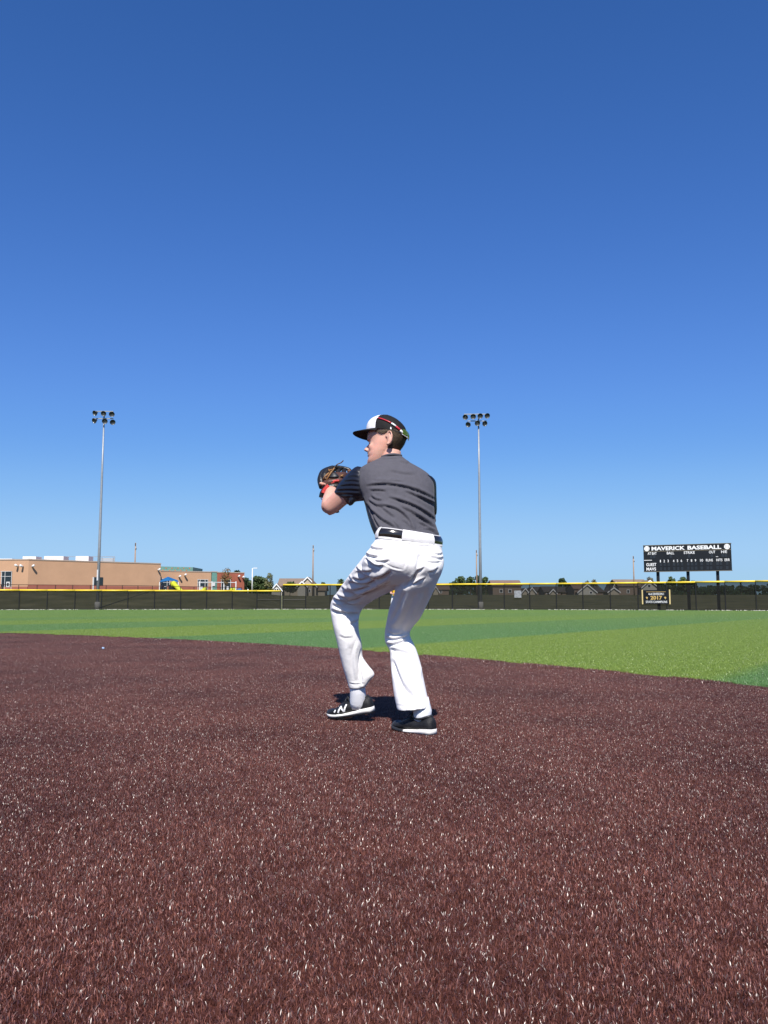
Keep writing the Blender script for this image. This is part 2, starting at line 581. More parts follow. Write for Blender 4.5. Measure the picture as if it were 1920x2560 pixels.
def screen_material(name, through, col):
    m = bpy.data.materials.new(name)
    m.use_nodes = True
    nt = m.node_tree
    b = nt.nodes['Principled BSDF']
    b.inputs['Roughness'].default_value = 0.8
    b.inputs['Specular IOR Level'].default_value = 0.15
    tc = _n(nt, 'ShaderNodeTexCoord')
    no = _n(nt, 'ShaderNodeTexNoise'); no.inputs['Scale'].default_value = 1.2; no.inputs['Detail'].default_value = 8
    nt.links.new(tc.outputs['Object'], no.inputs['Vector'])
    mx = _n(nt, 'ShaderNodeMix', data_type='RGBA')
    mx.inputs['A'].default_value = (*[c * 0.6 for c in col], 1); mx.inputs['B'].default_value = (*[c * 1.5 for c in col], 1)
    nt.links.new(no.outputs[0], mx.inputs['Factor']); nt.links.new(mx.outputs['Result'], b.inputs['Base Color'])
    tr = _n(nt, 'ShaderNodeBsdfTransparent')
    ms = _n(nt, 'ShaderNodeMixShader'); ms.inputs[0].default_value = through
    nt.links.new(b.outputs[0], ms.inputs[1]); nt.links.new(tr.outputs[0], ms.inputs[2])
    nt.links.new(ms.outputs[0], nt.nodes['Material Output'].inputs['Surface'])
    return m
m_screen = screen_material('black_windscreen', 0.21, (0.011, 0.011, 0.009))

def build_fence(name, label, posts_px, height):
    root = empty(name, (*fence_xy(posts_px[len(posts_px) // 2]), 0))
    tag(root, label, 'fence')
    pts = [fence_xy(p) for p in posts_px]
    for i, p in enumerate(pts):
        MB().tube([(p[0], p[1], -0.02), (p[0], p[1], height - 0.05)], 0.045, 8).build('post', m_post, root)
    for a, b in zip(pts[:-1], pts[1:]):
        d = b - a; L = np.linalg.norm(d); u = d / L; nrm = np.array((u[1], -u[0]))   # towards the field
        k = 9
        v, f = [], []
        for i in range(k):
            q = a + d * i / (k - 1) + nrm * (-0.06 + 0.02 * math.sin(i * 1.7 + a[0]))
            for z in (0.06, 0.5 * height, height - 0.08):
                v.append((q[0], q[1] + 0.012 * math.sin(i * 2.1 + z * 3), z))
        for i in range(k - 1):
            for j in range(2):
                f.append((i * 3 + j, (i + 1) * 3 + j, (i + 1) * 3 + j + 1, i * 3 + j + 1))
        obj('windscreen', v, f, m_screen, root, True)
        rk = [np.append(a + d * t, height - 0.02 + random.uniform(-0.006, 0.006)) for t in (0.0, 0.5, 0.998)]
        MB().tube(rk, 0.082, 10).build('rail_cap', m_yellow, root, True)
        MB().tube([np.append(a, 0.05), np.append(b, 0.05)], 0.025, 6).build('bottom_rail', m_post, root)
    return root
PL = list(range(-928, -100, 76)) + [-96, -24, 47, 117, 186.5, 253, 319, 385.6, 451, 516, 580, 642, 701]
PR = [707, 764, 825, 886, 948, 1010, 1071, 1131, 1196, 1261, 1325, 1391.5, 1458, 1526.6, 1596, 1668, 1741, 1814.6, 1891.5, 1970, 2052, 2138, 2228, 2322, 2420, 2522, 2630]
fL = build_fence('outfield_fence', 'lower stretch of black screened outfield fence with yellow cap, in front of the tan school', PL, 1.83)
fR = build_fence('outfield_fence', 'taller stretch of black screened outfield fence with yellow cap, in front of the houses', PR, 2.44)
for (pa, pb, root) in ((642, 701, fL), (707, 764, fR)):
    MB().tube([np.append(fence_xy(pa), 0.95), np.append(fence_xy(pb), 0.95)], 0.03, 8).build('mid_rail', m_post, root)

# pale stones and concrete edge along the fence foot
m_conc = mat('concrete', (0.36, 0.35, 0.32), 0.9, 0.2, 0.2, 3)
v, f = [], []
for i, p in enumerate(edge):
    v += [(p[0], p[1] - 0.24, 0.012), (p[0], p[1] + 0.06, 0.012)]
    if i: f.append((2 * i - 2, 2 * i, 2 * i + 1, 2 * i - 1))
tag(obj('mow_strip', v, f, mat('mow_strip', (0.10, 0.10, 0.075), 0.9, 0.1, 0.3, 2)), 'narrow edging strip along the foot of the fence', kind='structure')
sb = MB()
for i in range(1500):
    px = random.uniform(-120, 2060)
    if math.sin(px * 0.05) + math.sin(px * 0.017 + 1) + random.uniform(-1.4, 1.4) < -0.5: continue
    p = fence_xy(px)
    s = random.uniform(0.02, 0.06)
    c = (p[0], p[1] - 0.15 + random.uniform(-0.07, 0.06), 0.012 + s * 0.3)
    k = 5
    ring = [(c[0] + s * 1.6 * math.cos(t) * random.uniform(.7, 1.2), c[1] + s * math.sin(t), c[2]) for t in np.linspace(0, 6.283, k, endpoint=False)]
    sb.add(ring + [(c[0], c[1], c[2] + s * 0.7)], [(j, (j + 1) % k, k) for j in range(k)])
tag(sb.build('gravel', m_stone), 'pale gravel scattered along the foot of the outfield fence', kind='stuff')

# ------------------------------------------------------------------ measuring on vertical planes
def wallpt(P0, P1, px, py):
    a = (px - 960) / FPX; u = -(py - 1280) / FPX
    y = CP - u * SP; z = SP + u * CP
    d = np.array(P1[:2]) - np.array(P0[:2])
    # P0 + t d = k (a, y)
    A = np.array([[a, -d[0]], [y, -d[1]]])
    k, t = np.linalg.solve(A, np.array(P0[:2]))
    return np.array((a * k, y * k, CAM_H + z * k))

def wall_box(P0, P1, px0, px1, py0, py1, proud, depth, mb=None):
    a = wallpt(P0, P1, px0, py1); b = wallpt(P0, P1, px1, py1)
    top = wallpt(P0, P1, (px0 + px1) / 2, py0)[2]; bot = wallpt(P0, P1, (px0 + px1) / 2, py1)[2]
    d = (b - a)[:2]; L = np.linalg.norm(d); u = d / L; nrm = np.array((u[1], -u[0]))
    c = (a + b)[:2] / 2 + nrm * (proud - depth / 2)
    return (mb or MB()).box((c[0], c[1], (top + bot) / 2), (L, depth, top - bot), u=u)

def fit_text(s, O, U, V, nrm, u0, u1, v0, v1, offset=0.0, shear=0.0):
    """letters fitted to a rectangle of a board: O top-left corner, U across, V down; stands 12 mm proud"""
    tv, tf = text_mesh(s, offset, 0.02, shear)
    w = tv[:, 0].max() - tv[:, 0].min()
    uu = (u0 + u1) / 2 + tv[:, 0] / w * (u1 - u0)
    vv = (v0 + v1) / 2 - tv[:, 1] * (v1 - v0)
    zz = (tv[:, 2] - tv[:, 2].min()) / (tv[:, 2].max() - tv[:, 2].min() + 1e-9)
    P = O + uu[:, None] * U + vv[:, None] * V + nrm * (0.004 + 0.012 * zz)[:, None]
    return P, tf

# ------------------------------------------------------------------ scoreboard
m_board = mat('board_black', (0.010, 0.011, 0.013), 0.45, 0.35, 0.2, 1)
m_digit = mat('digit_window', (0.022, 0.024, 0.028), 0.25, 0.5, 0.2, 2)
m_letter = mat('white_letter', (0.82, 0.82, 0.80), 0.5, 0.3, 0.02)
m_trim = mat('board_trim', (0.16, 0.14, 0.10), 0.5, 0.3)
B0, B1 = W(1608, 1400, 79.5), W(1828, 1400, 76.2)
TL = wallpt(B0, B1, 1608, 1364.6); TR = wallpt(B0, B1, 1827, 1358.8); BL = wallpt(B0, B1, 1610.5, 1429); 
TR[2] = TL[2]
U = TR - TL; V = np.array((0, 0, BL[2] - TL[2]))
un = U[:2] / np.linalg.norm(U[:2]); nrm = np.array((un[1], -un[0], 0))
sbR = empty('scoreboard', ((TL + TR)[0] / 2, (TL + TR)[1] / 2, 0))
tag(sbR, 'wide black baseball scoreboard with white lettering on three posts behind the fence', 'scoreboard')
cx = TL + U / 2
H = -V[2]; LW = np.linalg.norm(U)
hdr = 0.225
MB().box((cx[0] - nrm[0] * .13, cx[1] - nrm[1] * .13, TL[2] - H * (1 + hdr) / 2), (LW, 0.26, H * (1 - hdr) - 0.02), u=un).build('score_panel', m_board, sbR)
MB().box((cx[0] - nrm[0] * .13, cx[1] - nrm[1] * .13, TL[2] - H * hdr / 2), (LW, 0.26, H * hdr - 0.02), u=un).build('header_panel', m_board, sbR)
MB().box((cx[0] - nrm[0] * .10, cx[1] - nrm[1] * .10, TL[2] - H * hdr), (LW + .02, 0.24, 0.05), u=un).build('divider', m_trim, sbR)
for zz in (TL[2] + 0.02, TL[2] - H - 0.02):
    MB().box((cx[0] - nrm[0] * .13, cx[1] - nrm[1] * .13, zz), (LW + .06, 0.3, 0.05), u=un).build('edge_trim', m_trim, sbR)
def lett(s, u0, u1, v0, v1, off=0.012, sh=0.0, m=None, name='lettering'):
    P, tf = fit_text(s, TL, U, V, nrm, u0, u1, v0, v1, off, sh)
    return obj(name, P, tf, m or m_letter, sbR)
lett('MAVERICK', .098, .485, .045, .195, 0.035)
lett('BASEBALL', .515, .893, .045, .195, 0.035)
for uc in (.042, .957):
    c = TL + U * uc + V * .115
    e = np.array((un[0], un[1], 0))
    ring = [c + nrm * 0.006 + (e * math.cos(t) + np.array((0, 0, 1)) * math.sin(t)) * 0.245 for t in np.linspace(0, 6.2832, 28, endpoint=False)]
    ring2 = [p + nrm * 0.02 for p in ring]
    ball = MB().rings([ring, ring2]).build('emblem', m_letter, sbR)
    for sgn in (-1, 1):      # stitching of the ball
        arc = [c + nrm * 0.03 + e * sgn * (0.30 - 0.17 * math.cos(t)) + np.array((0, 0, 1)) * 0.26 * math.sin(t) for t in np.linspace(-0.65, 0.65, 9)]
        arc = [p for p in arc if np.linalg.norm((p - c)[:3] - nrm * 0.03) < 0.235]
        if len(arc) > 2: MB().tube(arc, 0.012, 5).build('stitching', m_trim, ball)
for s, a, b in (('AT BAT', .05, .155), ('BALL', .275, .36), ('STRIKE', .47, .595), ('OUT', .755, .825), ('H/E', .89, .955)):
    lett(s, a, b, .255, .355)
for s, c in zip('123456789', (.197, .242, .287, .35, .395, .44, .51, .555, .6)):
    wd = .010 if s == '1' else .016
    lett(s, c - wd / 2, c + wd / 2, .56, .655)
lett('10', .652, .685, .56, .655)
for s, a, b in (('RUNS', .718, .795), ('HITS', .833, .9), ('ERR', .925, .982)):
    lett(s, a, b, .56, .655)
lett('GUEST', .03, .148, .675, .795, 0.02)
lett('MAVS', .03, .142, .845, .965, 0.02)
for (a, b, c, d) in ((0.004, .098, .555, .575), (.83, .855, .475, .49)):
    MB().add([TL + U * x + V * y + nrm * 0.008 for x, y in ((a, d), (b, d), (b, c), (a, c))], [(0, 1, 2, 3)]).build('maker_line', m_letter, sbR)
def dig(u0, u1, v0, v1):
    c = TL + U * (u0 + u1) / 2 + V * (v0 + v1) / 2 + nrm * 0.006
    MB().box(c, ((u1 - u0) * LW, 0.02, (v1 - v0) * H), u=un).build('digit_window', m_digit, sbR)
for c in (.202, .247, .292, .355, .4, .445, .515, .56, .605, .668):
    dig(c - .014, c + .014, .68, .80); dig(c - .014, c + .014, .84, .965)
for c in (.735, .772, .845, .882, .95):
    dig(c - .014, c + .014, .68, .80); dig(c - .014, c + .014, .84, .965)
for c in (.09, .125, .32, .53, .785, .905, .94):
    dig(c - .014, c + .014, .375, .50)
for px in (1643.5, 1719, 1793.5):
    q = wallpt(B0, B1, px, 1440)
    c = q[:2] - nrm[:2] * 0.42
    MB().box((c[0], c[1], (TL[2] - 0.15) / 2 - 0.05), (0.26, 0.26, TL[2] - 0.15 + 0.1), u=un).build('post', m_board, sbR)
for zz in (TL[2] - 0.5, TL[2] - H + 0.4):
    MB().box((cx[0] - nrm[0] * .275, cx[1] - nrm[1] * .275, zz), (LW * .98, 0.03, 0.1), u=un).build('back_rail', m_board, sbR)

# ------------------------------------------------------------------ championship banner on the fence
m_gold = mat('gold', (0.62, 0.42, 0.14), 0.5, 0.3, 0.08)
def on_fence(px): return np.append(fence_xy(px), 0)
F0, F1 = on_fence(1596), on_fence(1668)
d = F1 - F0; un2 = d[:2] / np.linalg.norm(d[:2]); n2 = np.array((un2[1], -un2[0], 0))
F0 = F0 + n2 * 0.10; F1 = F1 + n2 * 0.10
bTL = wallpt(F0, F1, 1605, 1475.5); bTR = wallpt(F0, F1, 1675, 1474.5); bBL = wallpt(F0, F1, 1605, 1509.5); bTR[2] = bTL[2]
bU = bTR - bTL; bV = np.array((0, 0, bBL[2] - bTL[2]))
bn = empty('banner', tuple((bTL + bTR) / 2 + bV))
tag(bn, 'black and gold state champions banner hung on the screened fence', 'banner')
k = 13
v = []
for j in range(5):
    for i in range(k):
        v.append(bTL + bU * (i / (k - 1)) + bV * j / 4 + n2 * (0.012 * math.sin(i * 1.3 + j * .8)))
for q in list(v): v.append(q - n2 * 0.006)
fc = [(j * k + i, (j + 1) * k + i, (j + 1) * k + i + 1, j * k + i + 1) for j in range(4) for i in range(k - 1)]
fc += [tuple(5 * k + i for i in q[::-1]) for q in fc]
obj('cloth', v, fc, m_board, bn, True)
def blett(s, u0, u1, v0, v1, m, off=0.02):
    P, tf = fit_text(s, bTL + n2 * 0.016, bU, bV, n2, u0, u1, v0, v1, off)
    obj('lettering', P, tf, m, bn)
blett('4-A DIVISION I', .23, .78, .20, .37, m_letter, .01)
blett('2017', .30, .715, .42, .70, m_gold, .03)
blett('STATE CHAMPIONS', .13, .89, .78, .94, m_letter, .01)
for u in (0.012, 0.988):
    c = bTL + bU * u + bV * .5 + n2 * 0.02
    MB().box((c[0], c[1], c[2]), (0.10, 0.05, -bV[2] * 1.06), u=un2).build('side_bar', mat('pale_gold', (0.66, 0.52, 0.24), .5, .3), bn)
P = [bTL + n2 * 0.02 + bU * a + bV * b for a, b in ((.15, .14), (.85, .14), (.85, .115), (.15, .115))]
obj('rule', P, [(0, 1, 2, 3)], m_gold, bn)
for u in (.175, .83):        # small swooping emblem either side of the year
    pts = [bTL + n2 * 0.022 + bU * (u + a) + bV * b for a, b in ((-.05, .52), (.0, .48), (.04, .55), (.01, .6), (.02, .68), (-.02, .62), (-.03, .56))]
    obj('emblem', pts, [tuple(range(6, -1, -1))], m_gold, bn)
# pale square panel tied to the fence
G0, G1 = on_fence(1261), on_fence(1325)
d = G1 - G0; u3 = d[:2] / np.linalg.norm(d[:2]); n3 = np.array((u3[1], -u3[0], 0))
pn = wall_box(G0 + n3 * 0.09, G1 + n3 * 0.09, 1286, 1303.5, 1476.5, 1494, 0.0, 0.02)
tag(pn.build('notice_panel', mat('panel_grey', (0.25, 0.26, 0.27), .7, .2, .45, 9)), 'small pale grey square notice panel on the screened fence', 'sign')

# ------------------------------------------------------------------ floodlight masts
m_shell = mat('lamp_shell', (0.035, 0.04, 0.045), 0.4, 0.5)
m_refl = mat('lamp_reflector', (0.30, 0.32, 0.30), 0.35, 0.5, 0.2, 3, metal=0.4)
m_bulb = mat('lamp_bulb', (0.75, 0.75, 0.70), 0.2, 0.6)
def lathe(prof, c, axis, n=18):
    axis = np.array(axis, float); axis /= np.linalg.norm(axis)
    a = np.cross(axis, (0, 0, 1.0)); a /= np.linalg.norm(a); b = np.cross(a, axis)
    return [[np.array(c) + axis * x + r * (math.cos(t) * a + math.sin(t) * b) for t in np.linspace(0, 6.28318, n, endpoint=False)] for x, r in prof]
def mast(label, D, base_px, lamps, arms, box=True):
    base = W(base_px, 1527, D); gz = tz(D)
    topc = W(lamps[0][0], lamps[0][1], D)
    ztop = max(W(x, y, D)[2] for x, y, _ in lamps) + 0.25
    root = empty('floodlight_mast', (base[0], D, gz))
    tag(root, label, 'floodlight', 'floodlight masts')
    MB().tube([(base[0], D, gz - .1), (base[0], D, gz + (ztop - gz) * .33), (base[0], D, gz + (ztop - gz) * .66), (base[0], D, ztop)], [.17, .14, .11, .07], 14).build('pole', m_galv, root, True)
    MB().tube([(base[0], D, gz - .1), (base[0], D, gz + .75)], .27, 14).build('footing', m_conc, root, True)
    for (x0, x1, y) in arms:
        a = W(x0, y, D); b = W(x1, y, D)
        MB().box(((a[0] + b[0]) / 2, D - 0.1, a[2]), (b[0] - a[0], .09, .09)).build('crossarm', m_galv, root)
    for (x, y, yaw) in lamps:
        c = W(x, y, D - 0.45)
        ax = np.array((math.sin(yaw) * .86, -math.cos(yaw) * .86, -.42))
        fl = MB().rings(lathe([(-.34, .09), (-.30, .13), (-.16, .16), (-.06, .26), (0.03, .29), (.03, .275), (-.03, .262)], c, ax)).build('floodlight', m_shell, root, True)
        MB().rings(lathe([(.0, .272), (-.10, .215), (-.17, .12), (-.18, .02)], c, ax), cap=False).build('reflector', m_refl, fl, True)
        MB().rings(lathe([(-.17, .035), (-.09, .045), (-.03, .03)], c, ax, 8)).build('bulb', m_bulb, fl, True)
        q = c - ax * .3
        MB().tube([q, (q[0] - ax[0] * .1, D - .12, q[2] + .05)], .035, 6).build('bracket', m_galv, fl)
    if box: MB().box((base[0] - .02, D - .17, gz + (W(base_px, 1438, D)[2] - gz)), (.14, .16, 1.1)).build('control_box', mat('box_white', (.55, .56, .56), .5, .3), root)
mast('tall grey floodlight mast with six lamps in front of the tan school building', 87, 243,
     [(237, 1033, -.5), (259, 1034, -.05), (279.5, 1035.5, .3), (235.5, 1052, -.55), (262, 1053, .25), (281.5, 1055.5, .5)], [(233, 284, 1029), (233, 284, 1047)])
mast('tall grey floodlight mast with seven lamps rising beside the row of trees', 87, 1202,
     [(1163.5, 1043, -.4), (1183, 1041.5, -.1), (1200.5, 1040, .05), (1218, 1039.5, .25), (1170.5, 1061.5, -.6), (1193.5, 1058, .1), (1212, 1059, .45)], [(1160, 1222, 1036), (1168, 1216, 1053)], False)

# ------------------------------------------------------------------ school building
m_tan = mat('tan_block', (0.47, 0.285, 0.175), 0.85, 0.15, 0.06, 0.5, bump=0.2, bscale=5)
m_brick = mat('red_brick', (0.30, 0.095, 0.06), 0.85, 0.15, 0.10, 1.5)
m_band = mat('brick_band', (0.33, 0.12, 0.085), 0.85, 0.15, 0.08, 1)
m_teal = mat('teal_tile', (0.13, 0.27, 0.23), 0.6, 0.3, 0.15, 3)
m_orange = mat('orange_tile', (0.45, 0.17, 0.07), 0.7, 0.2)
m_glass = mat('dark_glass', (0.015, 0.02, 0.025), 0.08, 0.6)
m_frame = mat('white_frame', (0.62, 0.62, 0.60), 0.5, 0.3)
m_unit = mat('roof_unit', (0.72, 0.72, 0.70), 0.6, 0.2, 0.04)
m_coping = mat('coping', (0.38, 0.30, 0.24), 0.6, 0.3)
SIDE = -0.3
sch = empty('school_building', (*W(200, 1490, 128)[:2], tz(125)))
tag(sch, 'long flat roofed tan school building with red brick end and teal tile', 'building')
def prism(foot, z0, z1):
    k = len(foot)
    return MB().rings([[(p[0], p[1], z0) for p in foot], [(p[0], p[1], z1) for p in foot]])
def ztop(px, py, D): return W(px, py, D)[2]
def seg_block(name, P0, P1, zt, depth, m, back=(-0.3, 1.0)):
    b = np.array(back) * depth
    foot = [P0[:2], P1[:2], P1[:2] + b, P0[:2] + b]
    prism(foot, tz(P0[1]) - .3, zt).build(name, m, sch)
    e = P1[:2] - P0[:2]; L = np.linalg.norm(e); u = e / L; nn = np.array((u[1], -u[0]))
    c = (P0[:2] + P1[:2]) / 2 + nn * (.06 - .2)
    MB().box((c[0], c[1], zt + .06), (L + .1, .4, .14), u=u).build('coping', m_coping, sch)
A0, A1, A2 = W(-560, 1490, 128), W(68, 1490, 122), W(400, 1490, 135)
z1 = ztop(68, 1400, 122)
foot = [A0[:2], A1[:2], A2[:2], A2[:2] + np.array((-8, 24)), A0[:2] + np.array((0, 30))]
prism(foot, tz(120) - .3, z1).build('wall', m_tan, sch)
for a, b in ((A0, A1), (A1, A2)):
    e = (b - a)[:2]; L = np.linalg.norm(e); u = e / L; nn = np.array((u[1], -u[0])); c = (a + b)[:2] / 2 + nn * (-.14)
    MB().box((c[0], c[1], z1 + .07), (L + .05, .4, .16), u=u).build('coping', m_coping, sch)
C0, C1 = W(396, 1490, 141), W(527, 1490, 146)
C2 = W(542, 1490, 146.6); C3 = W(610, 1490, 149)
seg_block('wall', C0, C1, ztop(400, 1428, 141), 14, m_tan)
seg_block('wall', C1 + np.array((.02, .25, 0)), C2 + np.array((-.02, .25, 0)), ztop(530, 1430, 146), 14, m_teal)
seg_block('wall', C2, C3, ztop(542, 1431.5, 146.6), 15, m_brick, back=(-.22, 1.0))
E0, E1 = W(401, 1430, 147), W(482, 1430, 150)
bb = MB(); bb.v, bb.f = [], []
prism([E0[:2], E1[:2], E1[:2] + np.array((0, 8)), E0[:2] + np.array((0, 8))], ztop(401, 1430, 147), ztop(440, 1417, 148.5)).build('clerestory', m_teal, sch)
for i, px in enumerate((407, 415, 424, 430, 438, 445, 452, 459, 466, 474)):
    py = 1420.5 if i % 2 else 1425.5
    wall_box(E0, E1, px - 1.3, px + 1.3, py - 1.3, py + 1.3, .03, .05).build('tile', m_orange, sch)
for i, (px, py) in enumerate(((531, 1433), (537, 1437), (532, 1442), (538, 1446), (533, 1450))):
    wall_box(C1, C2, px - 1, px + 1, py - 1, py + 1, -.22, .05).build('tile', m_orange, sch)
# brick band at the foot of the walls
for a, b, p0, p1 in ((A0, A1, -550, 68), (A1, A2, 68, 399), (C0, C1, 404, 526)):
    top0 = 1466.5
    za = wallpt(a, b, p1 - 1, top0)[2]
    q0, q1 = wallpt(a, b, p0, 1490), wallpt(a, b, p1, 1490)
    e = (q1 - q0)[:2]; L = np.linalg.norm(e); u = e / L; nn = np.array((u[1], -u[0])); c = (q0 + q1)[:2] / 2 + nn * (.03)
    z0 = tz(q0[1]) - .3
    MB().box((c[0], c[1], (za + z0) / 2), (L, .1, za - z0), u=u).build('brick_band', m_band, sch)
def window(P0, P1, px0, px1, py0, py1, vs=(), hs=(), frame=m_frame):
    w = wall_box(P0, P1, px0, px1, py0, py1, .07, .12).build('window', m_glass, sch)
    t = 0.45
    for x in (px0 + t, px1 - t, *vs):
        wall_box(P0, P1, x - t, x + t, py0, py1, .12, .1).build('frame_bar', frame, w)
    for y in (py0 + t, *hs):
        wall_box(P0, P1, px0, px1, y - t, y + t, .125, .1).build('frame_bar', frame, w)
    return w
window(A0, A1, 2.5, 28.5, 1428, 1483, (11.5,), (1441,))
wall_box(A0, A1, 5, 9, 1445, 1478, .10, .05).build('door_glass', m_glass, sch)
wall_box(A0, A1, 16.5, 25, 1454.5, 1468, .13, .04).build('inner_sash', m_frame, sch)
wall_box(A0, A1, 18.5, 23.2, 1457, 1465.5, .15, .03).build('inner_pane', m_glass, sch)
wall_box(A1, A2, 232, 256, 1443, 1485, .07, .12).build('doorway', m_glass, sch)
wall_box(A1, A2, 230, 233, 1443, 1485, .12, .12).build('door_frame', m_frame, sch)
window(C0, C1, 400.5, 423, 1446.5, 1485, (403.5, 416.5), (1456,))
wall_box(C0, C1, 408, 417, 1465.5, 1474, .13, .04).build('inner_sash', m_frame, sch)
wall_box(C0, C1, 410, 415.5, 1467, 1472.6, .15, .03).build('inner_pane', m_glass, sch)
window(C0, C1, 493, 519, 1448.5, 1485, (499, 511.5), (1457,))
wall_box(C0, C1, 499, 506, 1466, 1475, .13, .04).build('inner_sash', m_frame, sch)
wall_box(C1, C2, 530, 538, 1457, 1465, -.1, .15).build('small_window', m_frame, sch)
window(C2, C3, 552, 576, 1449, 1485, (558.5, 564), (1457,))
wall_box(C2, C3, 565, 571, 1466, 1474.5, .13, .04).build('inner_sash', m_frame, sch)
for a, b, px, py in ((A0, A1, 45.5, 1415), (A0, A1, 58, 1416), (A1, A2, 80, 1416), (A1, A2, 394.5, 1425), (C0, C1, 447, 1442), (C0, C1, 461, 1438), (C2, C3, 595, 1441.5), (C2, C3, 606, 1443.5)):
    c = wallpt(a, b, px, py)
    u = (b - a)[:2] / np.linalg.norm((b - a)[:2]); nn = np.array((u[1], -u[0], 0))
    MB().tube([c + nn * .02, c + nn * .35, c + nn * .75 + np.array((0, 0, .12))], [.11, .15, .16], 10).build('wall_lamp', m_unit, sch, True)
def roof_unit(px0, px1, py0, D, dep=2.2, base=1404):
    a, b = W(px0, base, D), W(px1, base, D)
    z = W(px0, py0, D)[2]
    u = MB().box(((a[0] + b[0]) / 2, D, (z + z1 - .2) / 2), (b[0] - a[0], dep, z - z1 + .2)).build('rooftop_unit', m_unit, sch)
    MB().box(((a[0] + b[0]) / 2 + .1, D - dep / 2 - .02, z1 + .25), ((b[0] - a[0]) * .3, .05, .4)).build('vent_grille', m_coping, u)
roof_unit(64, 97, 1392, 128); roof_unit(117, 165, 1391.3, 131); roof_unit(195, 227, 1391.2, 136); roof_unit(-30, 38, 1397.5, 130)
sc0 = W(228, 1400, 140)
for px in (228, 255, 283, 287):
    q = W(px, 1391.5, 142)
    MB().tube([(q[0], 142, z1 - .2), (q[0], 142, q[2])], .04, 6).build('screen_post', m_galv, sch)
q0, q1 = W(166, 1394, 142), W(287, 1391, 142)
MB().box(((q0[0] + q1[0]) / 2, 142, q1[2] - .05), (q1[0] - q0[0], .06, .08)).build('screen_rail', m_galv, sch)
q0 = W(252, 1394, 142)
MB().box(((q0[0] + q1[0]) / 2, 142.1, (q1[2] - .25 + z1 - .2) / 2), (q1[0] - q0[0], .05, q1[2] - .25 - z1 + .2)).build('roof_screen', mat('roof_screen', (.33, .37, .40), .5, .3), sch)

# ------------------------------------------------------------------ playground fence and playground
m_rail = mat('brown_rail', (0.055, 0.028, 0.02), 0.5, 0.3)
pf = empty('playground_fence', (*W(300, 1480, 118)[:2], tz(118)))
tag(pf, 'thin dark rail fence in front of the tan school wall', 'fence')
ppx = [-338, -296, -254, -212, -170, -126, -83, -40, 3, 47, 93, 139, 182, 226, 265.5, 306, 345, 381, 417, 451, 485, 518, 551, 582, 604]
pd = lambda px: float(np.interp(px, [-338, -40, 604], [107, 110, 134]))
ptop = lambda px: float(np.interp(px, [-40, 330, 604], [1461, 1463.7, 1469]))
pp = []
for px in ppx:
    q = W(px, ptop(px), pd(px)); pp.append(q)
    MB().tube([(q[0], q[1], tz(q[1]) - .1), q], .05, 6).build('post', m_rail, pf)
for a, b in zip(pp[:-1], pp[1:]):
    MB().tube([a, b], .04, 6).build('top_rail', m_rail, pf)
    MB().add([(a[0], a[1], tz(a[1])), (b[0], b[1], tz(b[1])), b, a], [(0, 1, 2, 3)]).build('chain_mesh', CH if 'CH' in globals() else globals().setdefault('CH', screen_material('chain_mesh', 0.9, (0.05, 0.03, 0.025))), pf)

m_blue = mat('blue_canopy', (0.015, 0.12, 0.30), 0.6, 0.2, .05)
m_white = mat('white_paint', (0.75, 0.75, 0.73), 0.4, 0.3, .03)
m_lime = mat('lime_plastic', (0.50, 0.55, 0.03), 0.35, 0.4, .05)
D = 136
sc = empty('shade_canopy', (*W(424, 1480, D)[:2], tz(D)))
tag(sc, 'blue pyramid shade canopy on white posts in the playground', 'canopy')
c = W(420, 1441.5, D)
b4 = [W(399, 1455, D - 2), W(446, 1455, D - 2), W(443, 1453, D + 2), W(402, 1453, D + 2)]
mid = [(np.array(b4[i]) + b4[(i + 1) % 4]) / 2 + np.array((0, 0, .22)) for i in range(4)]
v = b4 + mid + [c]
MB().add(v, [(0, 4, 8, 7), (4, 1, 5, 8), (8, 5, 2, 6), (7, 8, 6, 3)]).build('canopy', m_blue, sc)
for q in b4:
    MB().tube([(q[0], q[1], tz(D) - .1), q], .07, 8).build('post', m_white, sc)
sl = empty('tube_slide', (*W(440, 1480, 133)[:2], tz(133)))
tag(sl, 'lime yellow tube slide beside the blue shade canopy', 'slide')
MB().tube([W(430, 1459, 133.5), W(436, 1461, 133), W(443, 1468, 132.6), W(450, 1476, 132.2), W(458, 1484, 132)], .36, 12).build('tube', m_lime, sl, True)
MB().rings(lathe([(0, .52), (.12, .55), (.5, .42)], W(432, 1460.5, 133.4), (1, -.2, -.15))).build('entry_hood', m_lime, sl, True)
MB().box(W(433, 1476, 133.8), (1.2, 1.2, 1.7)).build('deck', m_post, sl)
sl2 = empty('small_slide', (*W(509, 1480, 137)[:2], tz(137)))
tag(sl2, 'short lime yellow slide below the school windows', 'slide')
MB().tube([W(513, 1472, 137.5), W(509, 1475, 137), W(503, 1480, 136.5)], .3, 10).build('chute', m_lime, sl2, True)
MB().tube([W(513, 1473, 137.5), (W(513, 1473, 137.5)[0], 137.5, tz(137) - .05)], .06, 6).build('post', m_white, sl2)
sw = empty('swing_set', (*W(545, 1480, 138)[:2], tz(138)))
tag(sw, 'white framed swing set in front of the brick end of the school', 'swing set')
for px in (499, 530, 560, 590):
    q = W(px, 1453.5, 138)
    MB().tube([(q[0], 138, tz(138) - .1), q], .09, 8).build('post', m_white, sw)
MB().tube([W(499, 1455.5, 138), W(590, 1456.5, 138)], .06, 8).build('beam', m_galv, sw)
for px in (510, 518, 541, 549, 571, 579):
    q = W(px, 1456, 138)
    MB().tube([q, (q[0], 138, tz(138) + .6)], .015, 4).build('chain', m_post, sw)
